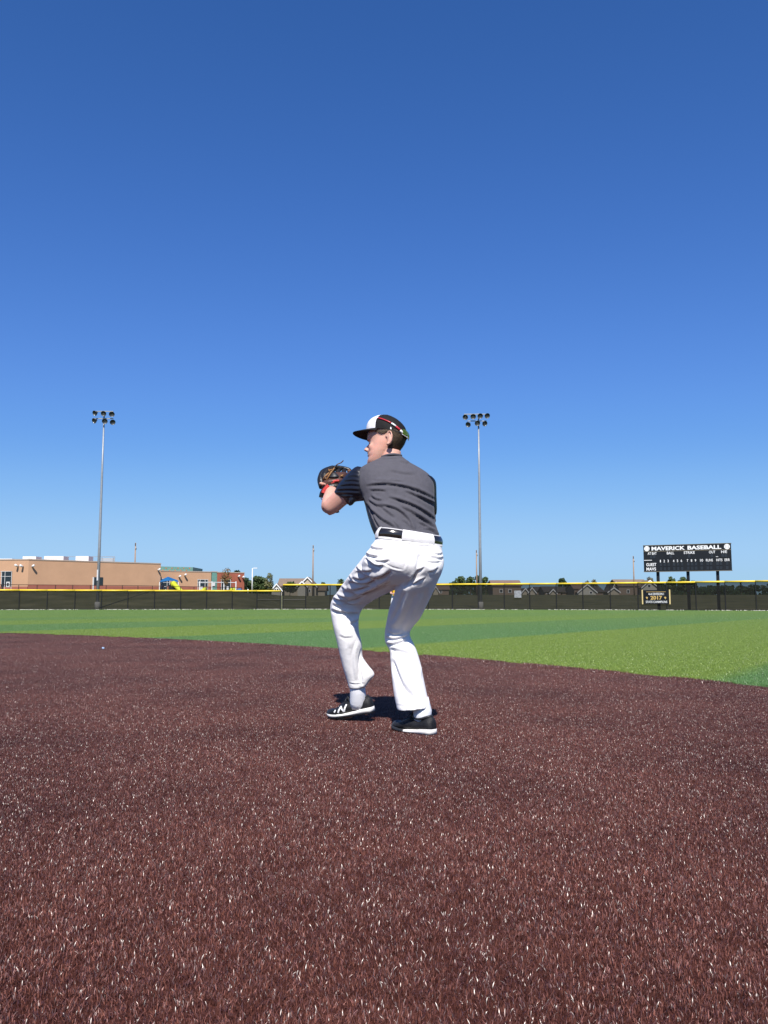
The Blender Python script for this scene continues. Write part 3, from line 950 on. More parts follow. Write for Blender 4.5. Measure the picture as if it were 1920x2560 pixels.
for px, py, m, lab, nm in ((582, 1474, m_lime, 'small yellow spring rider beside the swing set', 'spring_rider'), (598, 1476, m_blue, 'small blue spring rider beside the swing set', 'spring_rider')):
    q = W(px, py, 139); e = empty(nm, (q[0], 139, tz(139))); tag(e, lab, 'play equipment')
    MB().rings(lathe([(-.5, .1), (-.4, .3), (.0, .36), (.4, .28), (.55, .1)], q, (1, 0, .1), 10)).build('seat', m, e, True)
    MB().tube([(q[0], 139, tz(139) - .05), (q[0], 139, q[2] - .3)], .12, 8).build('spring', m_post, e)

# ------------------------------------------------------------------ poles
SIDE = 0.0
m_wood = mat('pole_wood', (0.33, 0.23, 0.16), 0.85, 0.1, .15, 3)
def utility_pole(px, ytop, D, label):
    q = W(px, ytop, D); g = tz(D, q[0])
    e = empty('utility_pole', (q[0], D, g)); tag(e, label, 'utility pole', 'utility poles beyond the fence')
    MB().tube([(q[0], D, g - .1), (q[0], D, q[2])], [.20, .13], 10).build('pole', m_wood, e, True)
    MB().tube([(q[0] + .16, D - .1, q[2] - 1.5), (q[0] + .16, D - .1, q[2] - .9)], .14, 8).build('transformer', m_galv, e, True)
    MB().box((q[0], D - .17, q[2] - .35), (.16, .12, .5)).build('insulator', m_shell, e)
utility_pole(339, 1357, 190, 'brown wooden utility pole rising behind the tan school roof')
utility_pole(783, 1363, 205, 'brown wooden utility pole in front of the white gabled house')
utility_pole(1191, 1375, 215, 'brown wooden utility pole beside the seven lamp mast')
utility_pole(1583, 1390, 215, 'brown wooden utility pole beside the scoreboard')
q = W(631, 1421, 165); SIDE = -.16; e = empty('street_lamp', (q[0], 165, tz(165))); tag(e, 'slim white street lamp beside the leafy tree by the school', 'street lamp')
MB().tube([(q[0], 165, tz(165) - .1), (q[0], 165, q[2])], [.14, .08], 8).build('pole', m_white, e, True)
MB().tube([(q[0], 165, q[2]), (q[0] + .35, 165, q[2] + .08)], .05, 6).build('arm', m_white, e)
MB().box((q[0] + .6, 165, q[2] + .06), (.7, .3, .14)).build('lamp_head', m_white, e)
q = W(620, 1473, 150); e = empty('bollard', (q[0], 150, tz(150))); tag(e, 'short white post beside the brick end of the school', 'bollard')
MB().tube([(q[0], 150, tz(150) - .1), (q[0], 150, q[2] - .3), (q[0], 150, q[2])], [.16, .16, .1], 10).build('post', m_white, e, True)

# ------------------------------------------------------------------ trees
SIDE = 0.0
m_bark = mat('bark', (0.10, 0.075, 0.055), 0.9, 0.1, .2, 6)
def leaf_mat(name, col):
    m = mat(name, col, 0.55, 0.25, 0.35, 1.3)
    return m
LEAF = {'green': leaf_mat('leaf_green', (0.055, 0.085, 0.028)), 'dark': leaf_mat('leaf_dark', (0.028, 0.055, 0.022)), 'pale': leaf_mat('leaf_pale', (0.12, 0.125, 0.05)),
        'grey': leaf_mat('leaf_grey', (0.13, 0.125, 0.085)), 'autumn': leaf_mat('leaf_autumn', (0.16, 0.10, 0.035))}
def tree(px, ytop, wpx, D, kind, label, nleaf=1600, ybase=None, lobes=9, leaf=0.28, name='tree', trunk=True, group='trees beyond the fence'):
    r = random.Random(int(px * 7 + D))
    top = W(px, ytop, D); g = tz(D, top[0]); hw = wpx / 2 / FPX * D
    x0 = top[0]; Hh = top[2] - g
    e = empty(name, (x0, D, g)); tag(e, label, 'tree' if name == 'tree' else name, group)
    zb = g + Hh * 0.22
    if trunk:
        tb = MB()
        tb.tube([(x0, D, g - .1), (x0 + .05, D, g + Hh * .3), (x0 - .05, D + .05, g + Hh * .7)], [max(.06, Hh * .025), max(.05, Hh * .018), .03], 8)
        for k in range(6):
            a = r.uniform(0, 6.28); z = g + Hh * r.uniform(.25, .5)
            tb.tube([(x0, D, z), (x0 + hw * .4 * math.cos(a), D + hw * .4 * math.sin(a), z + Hh * .15), (x0 + hw * .75 * math.cos(a), D + hw * .75 * math.sin(a), z + Hh * .32)], [max(.03, Hh * .01), .03, .015], 5)
        tb.build('trunk', m_bark, e)
    lb = []
    for k in range(lobes):
        a = r.uniform(0, 6.28); rad = r.uniform(.15, .68) * hw; zz = r.uniform(.30, .86)
        sc_ = 1 - max(0, zz - .62) * 1.3 - max(0, .4 - zz) * 1.2
        lb.append((x0 + rad * math.cos(a) * sc_ * 1.2, D + rad * math.sin(a) * sc_, g + Hh * zz, r.uniform(.28, .46) * hw, r.uniform(.12, .19) * Hh))
    lb.append((x0, D, g + Hh * .86, .35 * hw, .14 * Hh)); lb.append((x0 - hw * .62, D, g + Hh * .5, .38 * hw, .16 * Hh)); lb.append((x0 + hw * .62, D, g + Hh * .52, .38 * hw, .16 * Hh))
    v, f = [], []
    for i in range(nleaf):
        L = lb[r.randrange(len(lb))]
        d = np.array([r.gauss(0, 1) for _ in range(3)]); d /= np.linalg.norm(d)
        rr = r.uniform(.45, 1.05) ** .6
        c = np.array((L[0] + d[0] * L[3] * rr, L[1] + d[1] * L[3] * rr, L[2] + d[2] * L[4] * rr))
        a = np.array([r.gauss(0, 1) for _ in range(3)]); a /= np.linalg.norm(a)
        b = np.cross(a, d); b /= np.linalg.norm(b) + 1e-6
        s = leaf * r.uniform(.5, 1.25)
        k0 = len(v)
        v += [c - a * s, c + b * s * .6, c + a * s, c - b * s * .6]
        f.append((k0, k0 + 1, k0 + 2, k0 + 3))
    obj('crown', v, f, LEAF[kind], e)
    return e
tree(590, 1426, 22, 172, 'dark', 'dark green tree showing above the brick end of the school', 700)
tree(614, 1444, 22, 175, 'dark', 'dark bushy tree at the brick corner of the school', 900)
tree(643, 1440, 56, 178, 'green', 'broad green tree between the school and the white gabled house', 3200, lobes=14)
tree(673, 1432, 24, 176, 'pale', 'pale feathery tree beside the white gabled house', 700, leaf=.22)
tree(566, 1420, 30, 128, 'autumn', 'thin young tree with sparse orange leaves in front of the brick wall', 420, lobes=8, leaf=.13)
tree(725, 1453, 40, 200, 'green', 'low green tree in front of the white gabled house', 1200)
tree(806, 1455.5, 20, 260, 'dark', 'small round tree just right of the white gabled house', 500)
tree(853, 1446, 24, 250, 'green', 'loose green tree between the white gabled house and the player', 700)
tree(1150, 1440, 34, 245, 'green', 'grey green tree of the row beside the seven lamp mast, farthest from it', 1500)
tree(1176, 1441, 30, 248, 'green', 'green tree in the row touching the wooden utility pole', 1300)
tree(1193, 1438, 22, 250, 'dark', 'dark tree directly behind the seven lamp mast', 900)
tree(1214, 1442, 34, 246, 'green', 'green tree between the seven lamp mast and the brown roof', 1400)
tree(1408, 1445.5, 28, 250, 'dark', 'lone dark green tree between two roofs behind the fence', 1500)
tree(1469, 1450, 20, 275, 'grey', 'grey leafed tree behind the pale gabled house, smaller', 500)
tree(1485, 1448, 24, 275, 'grey', 'grey leafed tree behind the pale gabled house, larger', 700)
tree(1622, 1441, 28, 262, 'grey', 'greyish tree behind the scoreboard end of the long brown roof', 800)
tree(1676, 1441, 26, 235, 'green', 'green tree under the scoreboard between its first two posts', 1200)
tree(1709, 1442, 34, 235, 'green', 'broad green tree behind the middle scoreboard post', 1600)
tree(1731, 1451, 28, 232, 'dark', 'dark low tree right of the middle scoreboard post', 1000)
tree(1852, 1452.5, 12, 320, 'dark', 'pointed dark tree top beyond the right hand scoreboard post', 300)
tree(1800, 1468, 60, 300, 'dark', 'wide low dark tree seen through the screen behind the scoreboard', 1500)
tree(1880, 1461, 60, 290, 'dark', 'dark broad tree seen through the screen beyond the scoreboard', 1500)
tree(1925, 1458, 50, 285, 'green', 'green tree at the far end of the screened fence', 1300)
tree(1003, 1462, 30, 260, 'dark', 'dark low tree behind the player', 500)
v, f = [], []
rr = random.Random(3)
for i in range(16000):
    x = rr.uniform(-420, 420); y = rr.uniform(455, 500)
    hgt = 3.6 + (4.5 + 2.5 * math.sin(x * .05) + 1.8 * math.sin(x * .13 + 2)) * rr.random() ** .7
    s = rr.uniform(.7, 1.6); a = rr.uniform(0, 3.14)
    k0 = len(v); dx, dy = math.cos(a) * s, math.sin(a) * s
    v += [(x - dx, y - dy, hgt - s * .5), (x + dx, y + dy, hgt - s * .3), (x + dx * .6, y + dy * .6, hgt + s * .6), (x - dx * .7, y - dy * .7, hgt + s * .5)]
    f.append((k0, k0 + 1, k0 + 2, k0 + 3))
tag(obj('far_woods', v, f, LEAF['dark']), 'low dark line of distant woods on the horizon', 'woods', kind='stuff')

# ------------------------------------------------------------------ houses
m_roofs = {'tan': mat('roof_tan', (0.22, 0.165, 0.125), .9, .1, .12, 2), 'brown': mat('roof_brown', (0.20, 0.135, 0.105), .9, .1, .12, 2), 'dark': mat('roof_dark', (0.085, 0.075, 0.07), .9, .1, .12, 2)}
m_walls = {'beige': mat('siding_beige', (0.42, 0.37, 0.29), .8, .2, .05, 2), 'pale': mat('siding_pale', (0.48, 0.46, 0.40), .8, .2, .05, 2), 'brown': mat('siding_brown', (0.24, 0.18, 0.14), .8, .2, .05, 2)}
def gable(root, x0, x1, y0, y1, zb, ze, za, wall, roof, axis, over=.35):
    """a gabled volume: ridge along x (axis 0) or pointing at the field (axis 1)"""
    mw = MB(); mr = MB()
    if axis == 0:
        ym = (y0 + y1) / 2
        mw.add([(x0, y0, zb), (x1, y0, zb), (x1, y1, zb), (x0, y1, zb), (x0, y0, ze), (x1, y0, ze), (x1, y1, ze), (x0, y1, ze), (x0, ym, za - .12), (x1, ym, za - .12)],
               [(0, 1, 5, 4), (1, 2, 6, 9, 5), (2, 3, 7, 6), (3, 0, 4, 8, 7)])
        sl = (za - ze) / (ym - y0)
        for s_, ya in ((-1, y0 - over), (1, y1 + over)):
            zl = ze - sl * over
            top = [(x0 - over, ym, za), (x1 + over, ym, za), (x1 + over, ya, zl), (x0 - over, ya, zl)]
            bot = [(p[0], p[1], p[2] - .18) for p in top]
            mr.add(top + bot, [(0, 1, 2, 3), (7, 6, 5, 4), (0, 4, 5, 1), (1, 5, 6, 2), (2, 6, 7, 3), (3, 7, 4, 0)])
    else:
        xm = (x0 + x1) / 2
        mw.add([(x0, y0, zb), (x1, y0, zb), (x1, y1, zb), (x0, y1, zb), (x0, y0, ze), (x1, y0, ze), (x1, y1, ze), (x0, y1, ze), (xm, y0, za - .12), (xm, y1, za - .12)],
               [(0, 1, 5, 8, 4), (1, 2, 6, 5), (2, 3, 7, 9, 6), (3, 0, 4, 7)])
        sl = (za - ze) / (xm - x0)
        mt = MB()
        for xa in (x0 - over, x1 + over):
            zl = ze - sl * over
            top = [(xm, y0 - over, za), (xm, y1 + over, za), (xa, y1 + over, zl), (xa, y0 - over, zl)]
            bot = [(p[0], p[1], p[2] - .18) for p in top]
            mr.add(top + bot, [(0, 1, 2, 3), (7, 6, 5, 4), (0, 4, 5, 1), (1, 5, 6, 2), (2, 6, 7, 3), (3, 7, 4, 0)])
            q = [(xm, y0 - over - .06, za + .02), (xa, y0 - over - .06, zl + .02), (xa, y0 - over - .06, zl - .32), (xm, y0 - over - .06, za - .34)]
            mt.add(q + [(p[0], p[1] + .055, p[2]) for p in q], [(0, 1, 2, 3), (7, 6, 5, 4), (0, 4, 5, 1), (2, 6, 7, 3)])
        tr = True
    mw.build('wall', wall, root)
    ro = mr.build('roof', roof, root)
    if axis == 1: mt.build('barge_board', m_white, ro)
def house(label, D, vols, wins=()):
    """vols: (px0, px1, y_eave, y_ridge, depth offset, depth, wall, roof, axis)"""
    xm = W((vols[0][0] + vols[0][1]) / 2, 1487, D)[0]
    root = empty('house', (xm, D, tz(D))); tag(root, label, 'house', 'houses beyond the field')
    for (p0, p1, ye, yr, dy, dep, wall, roof, ax) in vols:
        y0 = D + dy
        x0, x1 = W(p0, 1480, y0)[0], W(p1, 1480, y0)[0]
        ze = W(p0, ye, y0)[2]
        za = W(p0, yr, y0 + (dep / 2 if ax == 0 else 0))[2]
        gable(root, x0, x1, y0, y0 + dep, tz(D) - .5, ze, za, m_walls[wall], m_roofs[roof], ax)
    for (p0, p1, y0, y1, dy) in wins:
        a = W(p0, y1, D + dy - .06); b = W(p1, y0, D + dy - .06)
        fr = MB().box(((a[0] + b[0]) / 2, D + dy - .04, (a[2] + b[2]) / 2), (b[0] - a[0] + .24, .08, b[2] - a[2] + .24)).build('window', m_white, root)
        MB().box(((a[0] + b[0]) / 2, D + dy - .085, (a[2] + b[2]) / 2), (b[0] - a[0], .03, b[2] - a[2])).build('pane', m_glass, fr)
house('beige house with white trimmed gables behind the utility pole', 210,
      [(696, 770, 1463, 1446, 0, 9, 'beige', 'tan', 0), (747, 790, 1463, 1441.5, -2.5, 9, 'beige', 'tan', 1), (744, 766, 1463, 1452.5, -4.2, 3, 'pale', 'tan', 1), (679, 704, 1473, 1458.5, -3, 9, 'pale', 'tan', 1), (786, 812, 1474, 1462, -1, 9, 'beige', 'tan', 0)],
      [(752.5, 756.5, 1456, 1461, -4.2), (686, 690, 1472, 1478, -3), (692, 696, 1472, 1478, -3), (772, 776, 1474, 1480, -2.5)])
house('low brown house glimpsed right behind the player', 235, [(1078, 1122, 1472, 1458, 0, 10, 'brown', 'brown', 0), (1083, 1096, 1476, 1465, -2, 5, 'beige', 'brown', 1)], [(1100, 1104, 1476, 1482, 0)])
house('house with long brown roof beside the row of trees', 235, [(1232, 1303, 1463, 1450.5, 0, 10, 'brown', 'brown', 0), (1306, 1320, 1478, 1470, -2, 6, 'beige', 'dark', 1), (1322, 1338, 1478, 1468, -3, 6, 'beige', 'dark', 1)], [(1250, 1256, 1474, 1481, 0), (1272, 1278, 1474, 1481, 0)])
house('dark roofed house seen whole through the fence screen', 240, [(1362, 1402, 1478, 1466, 0, 10, 'brown', 'dark', 0), (1375, 1390, 1480, 1472, -2, 5, 'beige', 'dark', 1), (1405, 1432, 1479, 1468, 1, 9, 'brown', 'dark', 0)], [(1366, 1370, 1480, 1484, 0)])
house('pale house with one big gable behind the fence', 232, [(1436, 1472, 1470, 1457.5, 0, 10, 'brown', 'brown', 0), (1446, 1490, 1478, 1459.5, -2.5, 9, 'pale', 'brown', 1), (1488, 1508, 1478, 1468, 0, 9, 'brown', 'dark', 0)], [(1475, 1480, 1479, 1484, -2.5)])
house('long tan roofed house with white trimmed gable by the scoreboard', 238, [(1547, 1622, 1463, 1448.5, 0, 11, 'brown', 'tan', 0), (1606, 1644, 1466, 1450, -3, 9, 'pale', 'tan', 1), (1533, 1546, 1466, 1454, 2, 8, 'brown', 'dark', 1), (1521, 1548, 1478, 1468, -2, 6, 'beige', 'dark', 1)],
      [(1568, 1573, 1475, 1482, 0), (1620, 1626, 1462, 1468, -3)])
house('dark low house glimpsed far left of the lone dark tree', 255, [(1342, 1362, 1476, 1467, 0, 9, 'brown', 'dark', 0)])

# small scrap on the infield
q = ground_at(258, 1622, 0.02)
sm = MB()
sm.rings(lathe([(-.013, .008), (-.01, .019), (.0, .02), (.008, .013)], q + np.array((0, 0, .012)), (.4, -.5, .8), 12))
tag(sm.build('bottle_cap', mat('cap_blue', (.28, .38, .52), .4, .4), smooth=True), 'tiny pale blue bottle cap lying on the maroon infield', 'bottle cap')

# ================================================================== THE PLAYER
m_skin = mat('skin', (0.66, 0.385, 0.285), 0.5, 0.35, 0.06, 18, bump=0.06, bscale=200, col2=(0.70, 0.35, 0.27))
_b = m_skin.node_tree.nodes['Principled BSDF']
_b.inputs['Subsurface Weight'].default_value = 0.12
_b.inputs['Subsurface Radius'].default_value = (0.012, 0.005, 0.003)
m_pants = mat('white_pants', (0.80, 0.78, 0.775), 0.8, 0.12, 0.025, 5, bump=0.30, bscale=26, sheen=0.1)
m_belt = mat('black_belt', (0.018, 0.015, 0.013), 0.17, 0.9, .2, 40)
m_shirt = mat('grey_shirt', (0.082, 0.079, 0.094), 0.75, 0.2, 0.07, 40, bump=0.30, bscale=38, sheen=0.1)
m_sleeve = mat('black_sleeve', (0.010, 0.011, 0.018), 0.42, 0.45, 0.1, 30, bump=0.1, bscale=40)
m_sock = mat('white_sock', (0.82, 0.82, 0.85), 0.85, 0.1, 0.03, 20, bump=0.2, bscale=150)
m_shoe = mat('black_mesh_shoe', (0.012, 0.012, 0.014), 0.55, 0.35, 0.25, 60, bump=0.3, bscale=350)
m_toe = mat('shoe_rubber', (0.022, 0.023, 0.026), 0.45, 0.4, 0.2, 60)
m_mid = mat('shoe_midsole', (0.80, 0.78, 0.74), 0.5, 0.3, .03)
m_sole = mat('shoe_outsole', (0.02, 0.02, 0.022), 0.6, 0.3)
m_hair = mat('brown_hair', (0.075, 0.05, 0.03), 0.6, 0.3, 0.5, 180, bump=0.5, bscale=300)
m_capb = mat('cap_black', (0.014, 0.013, 0.013), 0.75, 0.2, 0.15, 50, bump=0.1, bscale=200)
m_capw = mat('cap_white', (0.80, 0.79, 0.82), 0.8, 0.15, 0.02, 20, bump=0.08, bscale=150)
m_red = mat('frame_red', (0.52, 0.03, 0.045), 0.3, 0.5, .1)
m_wht = mat('frame_white', (0.85, 0.85, 0.85), 0.3, 0.5, .02)
m_lens = mat('green_lens', (0.10, 0.22, 0.02), 0.08, 0.8, .3, 30, metal=0.6, col2=(0.25, 0.30, 0.03))

# ---- pants (one closed skin over pelvis and both legs, then folds)
pelvis = [((951, 1330), (1101, 1346), 4.32, .112, .05), ((932, 1358), (1105, 1372), 4.315, .122, .042), ((913, 1389), (1110, 1402), 4.31, .135, .03),
          ((905, 1414), (1107, 1424), 4.31, .135), ((920, 1440), (1098, 1446), 4.33, .122), ((950, 1464), (1084, 1464), 4.36, .09)]
legL = [((952, 1352), (1020, 1420), 4.335, .115), ((920, 1378), (1015, 1452), 4.34, .118), ((896, 1408), (998, 1468), 4.38, .108), ((877, 1432), (978, 1479), 4.45, .098),
        ((858, 1458), (950, 1492), 4.55, .092), ((842, 1482), (922, 1508), 4.64, .088), ((829, 1501), (906, 1523), 4.70, .084), ((825.5, 1522), (899, 1538), 4.72, .08),
        ((829, 1546), (896.5, 1560), 4.715, .075), ((834, 1572), (898, 1583), 4.71, .073), ((842, 1604), (904.5, 1610), 4.715, .071), ((849.5, 1638), (906, 1642), 4.73, .068),
        ((859, 1675), (908, 1672), 4.745, .064), ((868, 1703), (911, 1701), 4.755, .054), ((873, 1721), (913, 1719), 4.758, .050)]
flap = [((898, 1640), (907, 1644), 4.725, .020), ((893, 1662), (921, 1663), 4.72, .026), ((890, 1684), (937, 1685), 4.72, .030), ((892, 1701), (925, 1701), 4.725, .032), ((896, 1718), (913, 1718), 4.735, .034)]
legR = [((985, 1425), (1108, 1405), 4.33, .125), ((990, 1452), (1101, 1437), 4.335, .118), ((987, 1478), (1090, 1464), 4.36, .11), ((982, 1496), (1079, 1488), 4.40, .105), ((973, 1521), (1063, 1520), 4.455, .098),
        ((967.5, 1548), (1049, 1547), 4.51, .09), ((962, 1580), (1028, 1573), 4.57, .083), ((963, 1606), (1025, 1590), 4.58, .079), ((974, 1627), (1039, 1619), 4.555, .076),
        ((976, 1657), (1051, 1656), 4.51, .078), ((979, 1690), (1058, 1690), 4.46, .080), ((985, 1738), (1067, 1733), 4.41, .084), ((993, 1775), (1073.5, 1767), 4.385, .088)]
pm = MB()
for s in (pelvis, legL, flap, legR):
    pm.rings(loft_rings(s))
pv, pn_, pfc = remesh(pm, 0.005, 8)
LP = [([(912, 1396), (936, 1414), (958, 1417)], 4, .022, .012), ([(905, 1382), (925, 1392), (945, 1394)], 4, .012, .008), ([(918, 1366), (940, 1374), (962, 1374)], 3.5, .008, .006),
      ([(890, 1428), (922, 1447), (954, 1445), (978, 1428)], 6, .020, .012), ([(888, 1420), (905, 1428), (930, 1430)], 3.5, .010, .007),
      ([(872, 1456), (908, 1461), (942, 1453)], 4.5, .014, .012), ([(880, 1445), (905, 1450), (925, 1448)], 3.5, .010, .008),
      ([(858, 1479), (899, 1487), (942, 1473), (975, 1455)], 5.5, .018, .013), ([(866, 1470), (890, 1474), (930, 1464)], 3.5, .010, .008),
      ([(828, 1499), (871, 1503), (910, 1492)], 4.5, .014, .012), ([(845, 1490), (880, 1493), (915, 1483)], 3.5, .009, .007), ([(860, 1510), (885, 1514), (905, 1508)], 4, .01, .007),
      ([(827, 1526), (853, 1533), (898, 1536)], 4.5, .014, .010), ([(830, 1512), (850, 1520), (868, 1540)], 4, .008, .006), ([(875, 1562), (890, 1556), (900, 1548)], 4, .009, .006),
      ([(1049, 1385), (1047, 1415), (1035, 1446), (1008, 1472)], 7, .018, 0.0), ([(1024, 1460), (1040, 1440), (1062, 1418)], 4, .010, .007), ([(1030, 1465), (1050, 1452), (1064, 1446)], 3, .008, .006),
      ([(1075, 1392), (1095, 1398), (1110, 1396)], 3.5, .008, .006), ([(1080, 1384), (1096, 1388), (1108, 1384)], 3, .006, .005),
      ([(963, 1594), (986, 1600), (1022, 1590)], 4.5, .013, .010), ([(964, 1612), (991, 1611), (1022, 1597)], 4.5, .012, .010), ([(968, 1580), (985, 1588), (1010, 1584)], 4, .008, .006),
      ([(974, 1622), (1000, 1630), (1035, 1640)], 4.5, .008, .010),
      ([(979, 1648), (993, 1688), (1009, 1720), (1041, 1754)], 7.5, .020, .012), ([(1012, 1690), (1030, 1712), (1040, 1722)], 3.5, .006, .004),
      ([(1012, 1478), (995, 1525), (975, 1560)], 6, .006, .005), ([(1040, 1480), (1020, 1530), (1000, 1570)], 7, .006, .005), ([(1068, 1470), (1052, 1510), (1030, 1550)], 6, .005, .004),
      ([(955, 1369), (990, 1376), (1022, 1384)], 2.2, .0035, .002), ([(1022, 1384), (1016, 1405), (1009, 1425)], 2.2, .003, .002), ([(1009, 1425), (980, 1418), (955, 1404)], 2.2, .003, .002),
      ([(1008, 1356), (1040, 1364), (1085, 1367)], 2.2, .003, .003),
      ([(905, 1620), (899, 1660), (905, 1715)], 3.5, .010, .004),       ([(872, 1708), (890, 1711), (912, 1708)], 1.8, .003, .002), ([(990, 1762), (1030, 1766), (1072, 1756)], 2.0, .003, .002)]
LP += [([(890, 1600), (880, 1640), (884, 1700)], 4, .004, .004), ([(862, 1560), (868, 1590), (866, 1620)], 5, .003, .003), ([(846, 1588), (862, 1596), (884, 1594)], 4, .003, .003),
       ([(1048, 1660), (1040, 1700), (1048, 1745)], 4, .006, .005), ([(1000, 1652), (1020, 1664), (1046, 1664)], 3.5, .005, .004), ([(868, 1440), (884, 1452), (902, 1456)], 3, .006, .005),
       ([(850, 1468), (868, 1476), (890, 1480)], 3, .006, .005), ([(838, 1487), (858, 1494), (880, 1497)], 3, .006, .005), ([(930, 1400), (950, 1406), (975, 1402)], 3.5, .006, .005),
       ([(1062, 1404), (1084, 1408), (1106, 1404)], 3, .005, .005), ([(1070, 1432), (1084, 1430), (1098, 1420)], 4, .005, .004)]
LP = [(a_, w_ * .82, g_ * 1.1, r_ * 1.15) for a_, w_, g_, r_ in LP]
pv = folds(pv, pn_, LP)


# ---- body: one continuous skin (head, neck, arms with hands, and the trunk and legs inside the clothes)
HY = 4.43
yaw_away, pitch_dn, roll = R(22), R(2), R(10)
fwd = np.array((-math.cos(yaw_away), math.sin(yaw_away), 0))
Mh = Matrix(((fwd[0], -fwd[1], 0), (fwd[1], fwd[0], 0), (0, 0, 1))).to_4x4()      # local x forward, y to his left
Mh = Mh @ Matrix.Rotation(pitch_dn, 4, 'Y') @ Matrix.Rotation(roll, 4, 'X')
HS = 1.05
ear_local = Vector((-.051, .074, .112))
head_o = Vector(W(972, 1096, HY - .07)) - (Mh @ (ear_local * HS))
def HL(p):
    return np.array(head_o + (Mh @ (Vector(p) * HS)))
def HLv(a):
    a = np.asarray(a, float)
    Mn = np.array(Mh.to_3x3())
    return (a * HS) @ Mn.T + np.array(head_o)
prof = [(.000, .070, .020, .022), (.008, .084, .004, .033), (.020, .090, -.008, .043), (.032, .089, -.018, .050), (.043, .082, -.026, .055), (.052, .0875, -.034, .0585), (.060, .089, -.042, .061), (.0655, .0835, -.048, .0625),
        (.072, .0905, -.055, .064), (.080, .088, -.064, .0655), (.088, .085, -.072, .067), (.100, .083, -.083, .070), (.113, .081, -.092, .072), (.124, .084, -.098, .0725), (.135, .089, -.102, .073), (.147, .092, -.105, .0745),
        (.165, .089, -.105, .076), (.185, .080, -.099, .073), (.203, .064, -.085, .064), (.218, .040, -.060, .047), (.228, .012, -.030, .022)]
def head_rings(n=40, grow=0.0, z0=-1, z1=9):
    out = []
    for z, f_, b_, w in prof:
        if z < z0 or z > z1: continue
        cx, hx = (f_ + b_) / 2, (f_ - b_) / 2 + grow
        ring = []
        for t in np.linspace(0, 2 * math.pi, n, endpoint=False):
            c_, s_ = math.cos(t), math.sin(t)
            pw = 2.0 / 2.25
            x = cx + hx * math.copysign(abs(c_) ** pw, c_)
            y = (w + grow) * math.copysign(abs(s_) ** pw, s_)
            fx = (x - cx) / hx
            if fx > 0 and z < .14:                         # face narrows to the front
                y *= 1 - .26 * fx ** 2
            ring.append((x, y, z + grow * (.5 if z > .15 else 0)))
        out.append(ring)
    return out
bm_ = MB()
bm_.rings([[HL(p) for p in r] for r in head_rings()])
def ell(c, r, n=14, m=9, rot=None):
    rings = []
    for i in range(1, m):
        ph = math.pi * i / m
        rings.append([(c[0] + r[0] * math.sin(ph) * math.cos(t), c[1] + r[1] * math.sin(ph) * math.sin(t), c[2] - r[2] * math.cos(ph)) for t in np.linspace(0, 6.28318, n, endpoint=False)])
    if rot is not None:
        rings = [[tuple(np.array(c) + np.array(rot @ Vector(np.array(p) - np.array(c)))) for p in rg] for rg in rings]
    return rings
def headpart(rings): bm_.rings([[HL(p) for p in r] for r in rings])
# nose
nose = [((.080, .132), .007), ((.090, .122), .008), ((.100, .110), .010), ((.110, .099), .013), ((.114, .093), .0145), ((.108, .087), .015), ((.094, .083), .013)]
headpart([[(x - .012 + .012 * math.cos(t), w * math.sin(t), z) for t in np.linspace(0, 6.283, 12, endpoint=False)] for (x, z), w in nose])
# lips, chin, cheeks, jaw corner
headpart(ell((.083, 0, .0715), (.011, .021, .0055)))
headpart(ell((.081, 0, .058), (.011, .019, .006)))
headpart(ell((.077, 0, .018), (.015, .022, .016)))
for s in (1, -1):
    headpart(ell((.040, s * .042, .090), (.030, .020, .026)))
    headpart(ell((.070, s * .030, .133), (.014, .022, .008)))
    ex_ = -.052 if s > 0 else -.025
    # ear: rim, lobe and bowl
    rim = []
    for t in np.linspace(-.35, 1.55 * math.pi, 15):
        rim.append((-.012 - .017 * math.cos(t - .2) * 1.0 - .004, s * (.079 + .010 * max(0, -math.cos(t + 2.6)) * 1.0 + .004), .114 + .029 * math.sin(t)))
    rim = [(ex_ - .004 + .019 * math.cos(a) , s * (.076 + .018 * (0.5 - 0.5 * math.cos(a))), .112 + .034 * math.sin(a) + .0) for a in np.linspace(.25, 1.62 * math.pi, 15)]
    bm_.tube([HL(p) for p in rim], [.0048] * 15, 8)
    bm_.tube([HL(p) for p in [(ex_ + .001, s * .082, .086), (ex_ + .006, s * .078, .079), (ex_ + .009, s * .074, .088)]], [.0065, .0065, .005], 8)
    headpart(ell((ex_ - .006, s * .077, .108), (.016, .009, .032)))
# neck
nk = []
for z, x, rx, ry in ((.070, -.038, .048, .048), (.040, -.038, .047, .049), (.010, -.036, .047, .050), (-.020, -.034, .049, .052), (-.050, -.032, .050, .054), (-.08, -.03, .05, .054)):
    nk.append([HL((x + rx * math.cos(t), ry * math.sin(t), z)) for t in np.linspace(0, 6.283, 20, endpoint=False)])
bm_.rings(nk)
# trunk and legs inside the clothes (slimmer than the cloth)
torso_s = [((946, 1352), (1098, 1362), 4.32, .105, .05), ((934, 1333), (1099, 1341), 4.33, .105, .045), ((925, 1310), (1091, 1318), 4.345, .108, .035), ((918, 1286), (1087, 1298), 4.36, .112, .02), ((912, 1262), (1086, 1270), 4.375, .118, .01),
           ((905, 1240), (1086, 1242), 4.39, .122), ((896, 1215), (1086, 1220), 4.40, .12), ((893, 1190), (1083, 1203), 4.41, .112), ((898, 1173), (1073, 1187), 4.415, .10), ((916, 1161), (1052, 1172), 4.42, .085),
           ((938, 1151), (1025, 1157), 4.425, .072), ((951, 1144), (1008, 1144), 4.43, .058), ((956, 1139), (1003, 1138), 4.43, .050)]
def shrink(spec, k, kt):
    o = []
    for q in spec:
        A, B = np.array(q[0], float), np.array(q[1], float); m = (A + B) / 2
        o.append((m + (A - m) * k, m + (B - m) * k, q[2], q[3] * kt, (q[4] if len(q) > 4 else 0) * k))
    return o
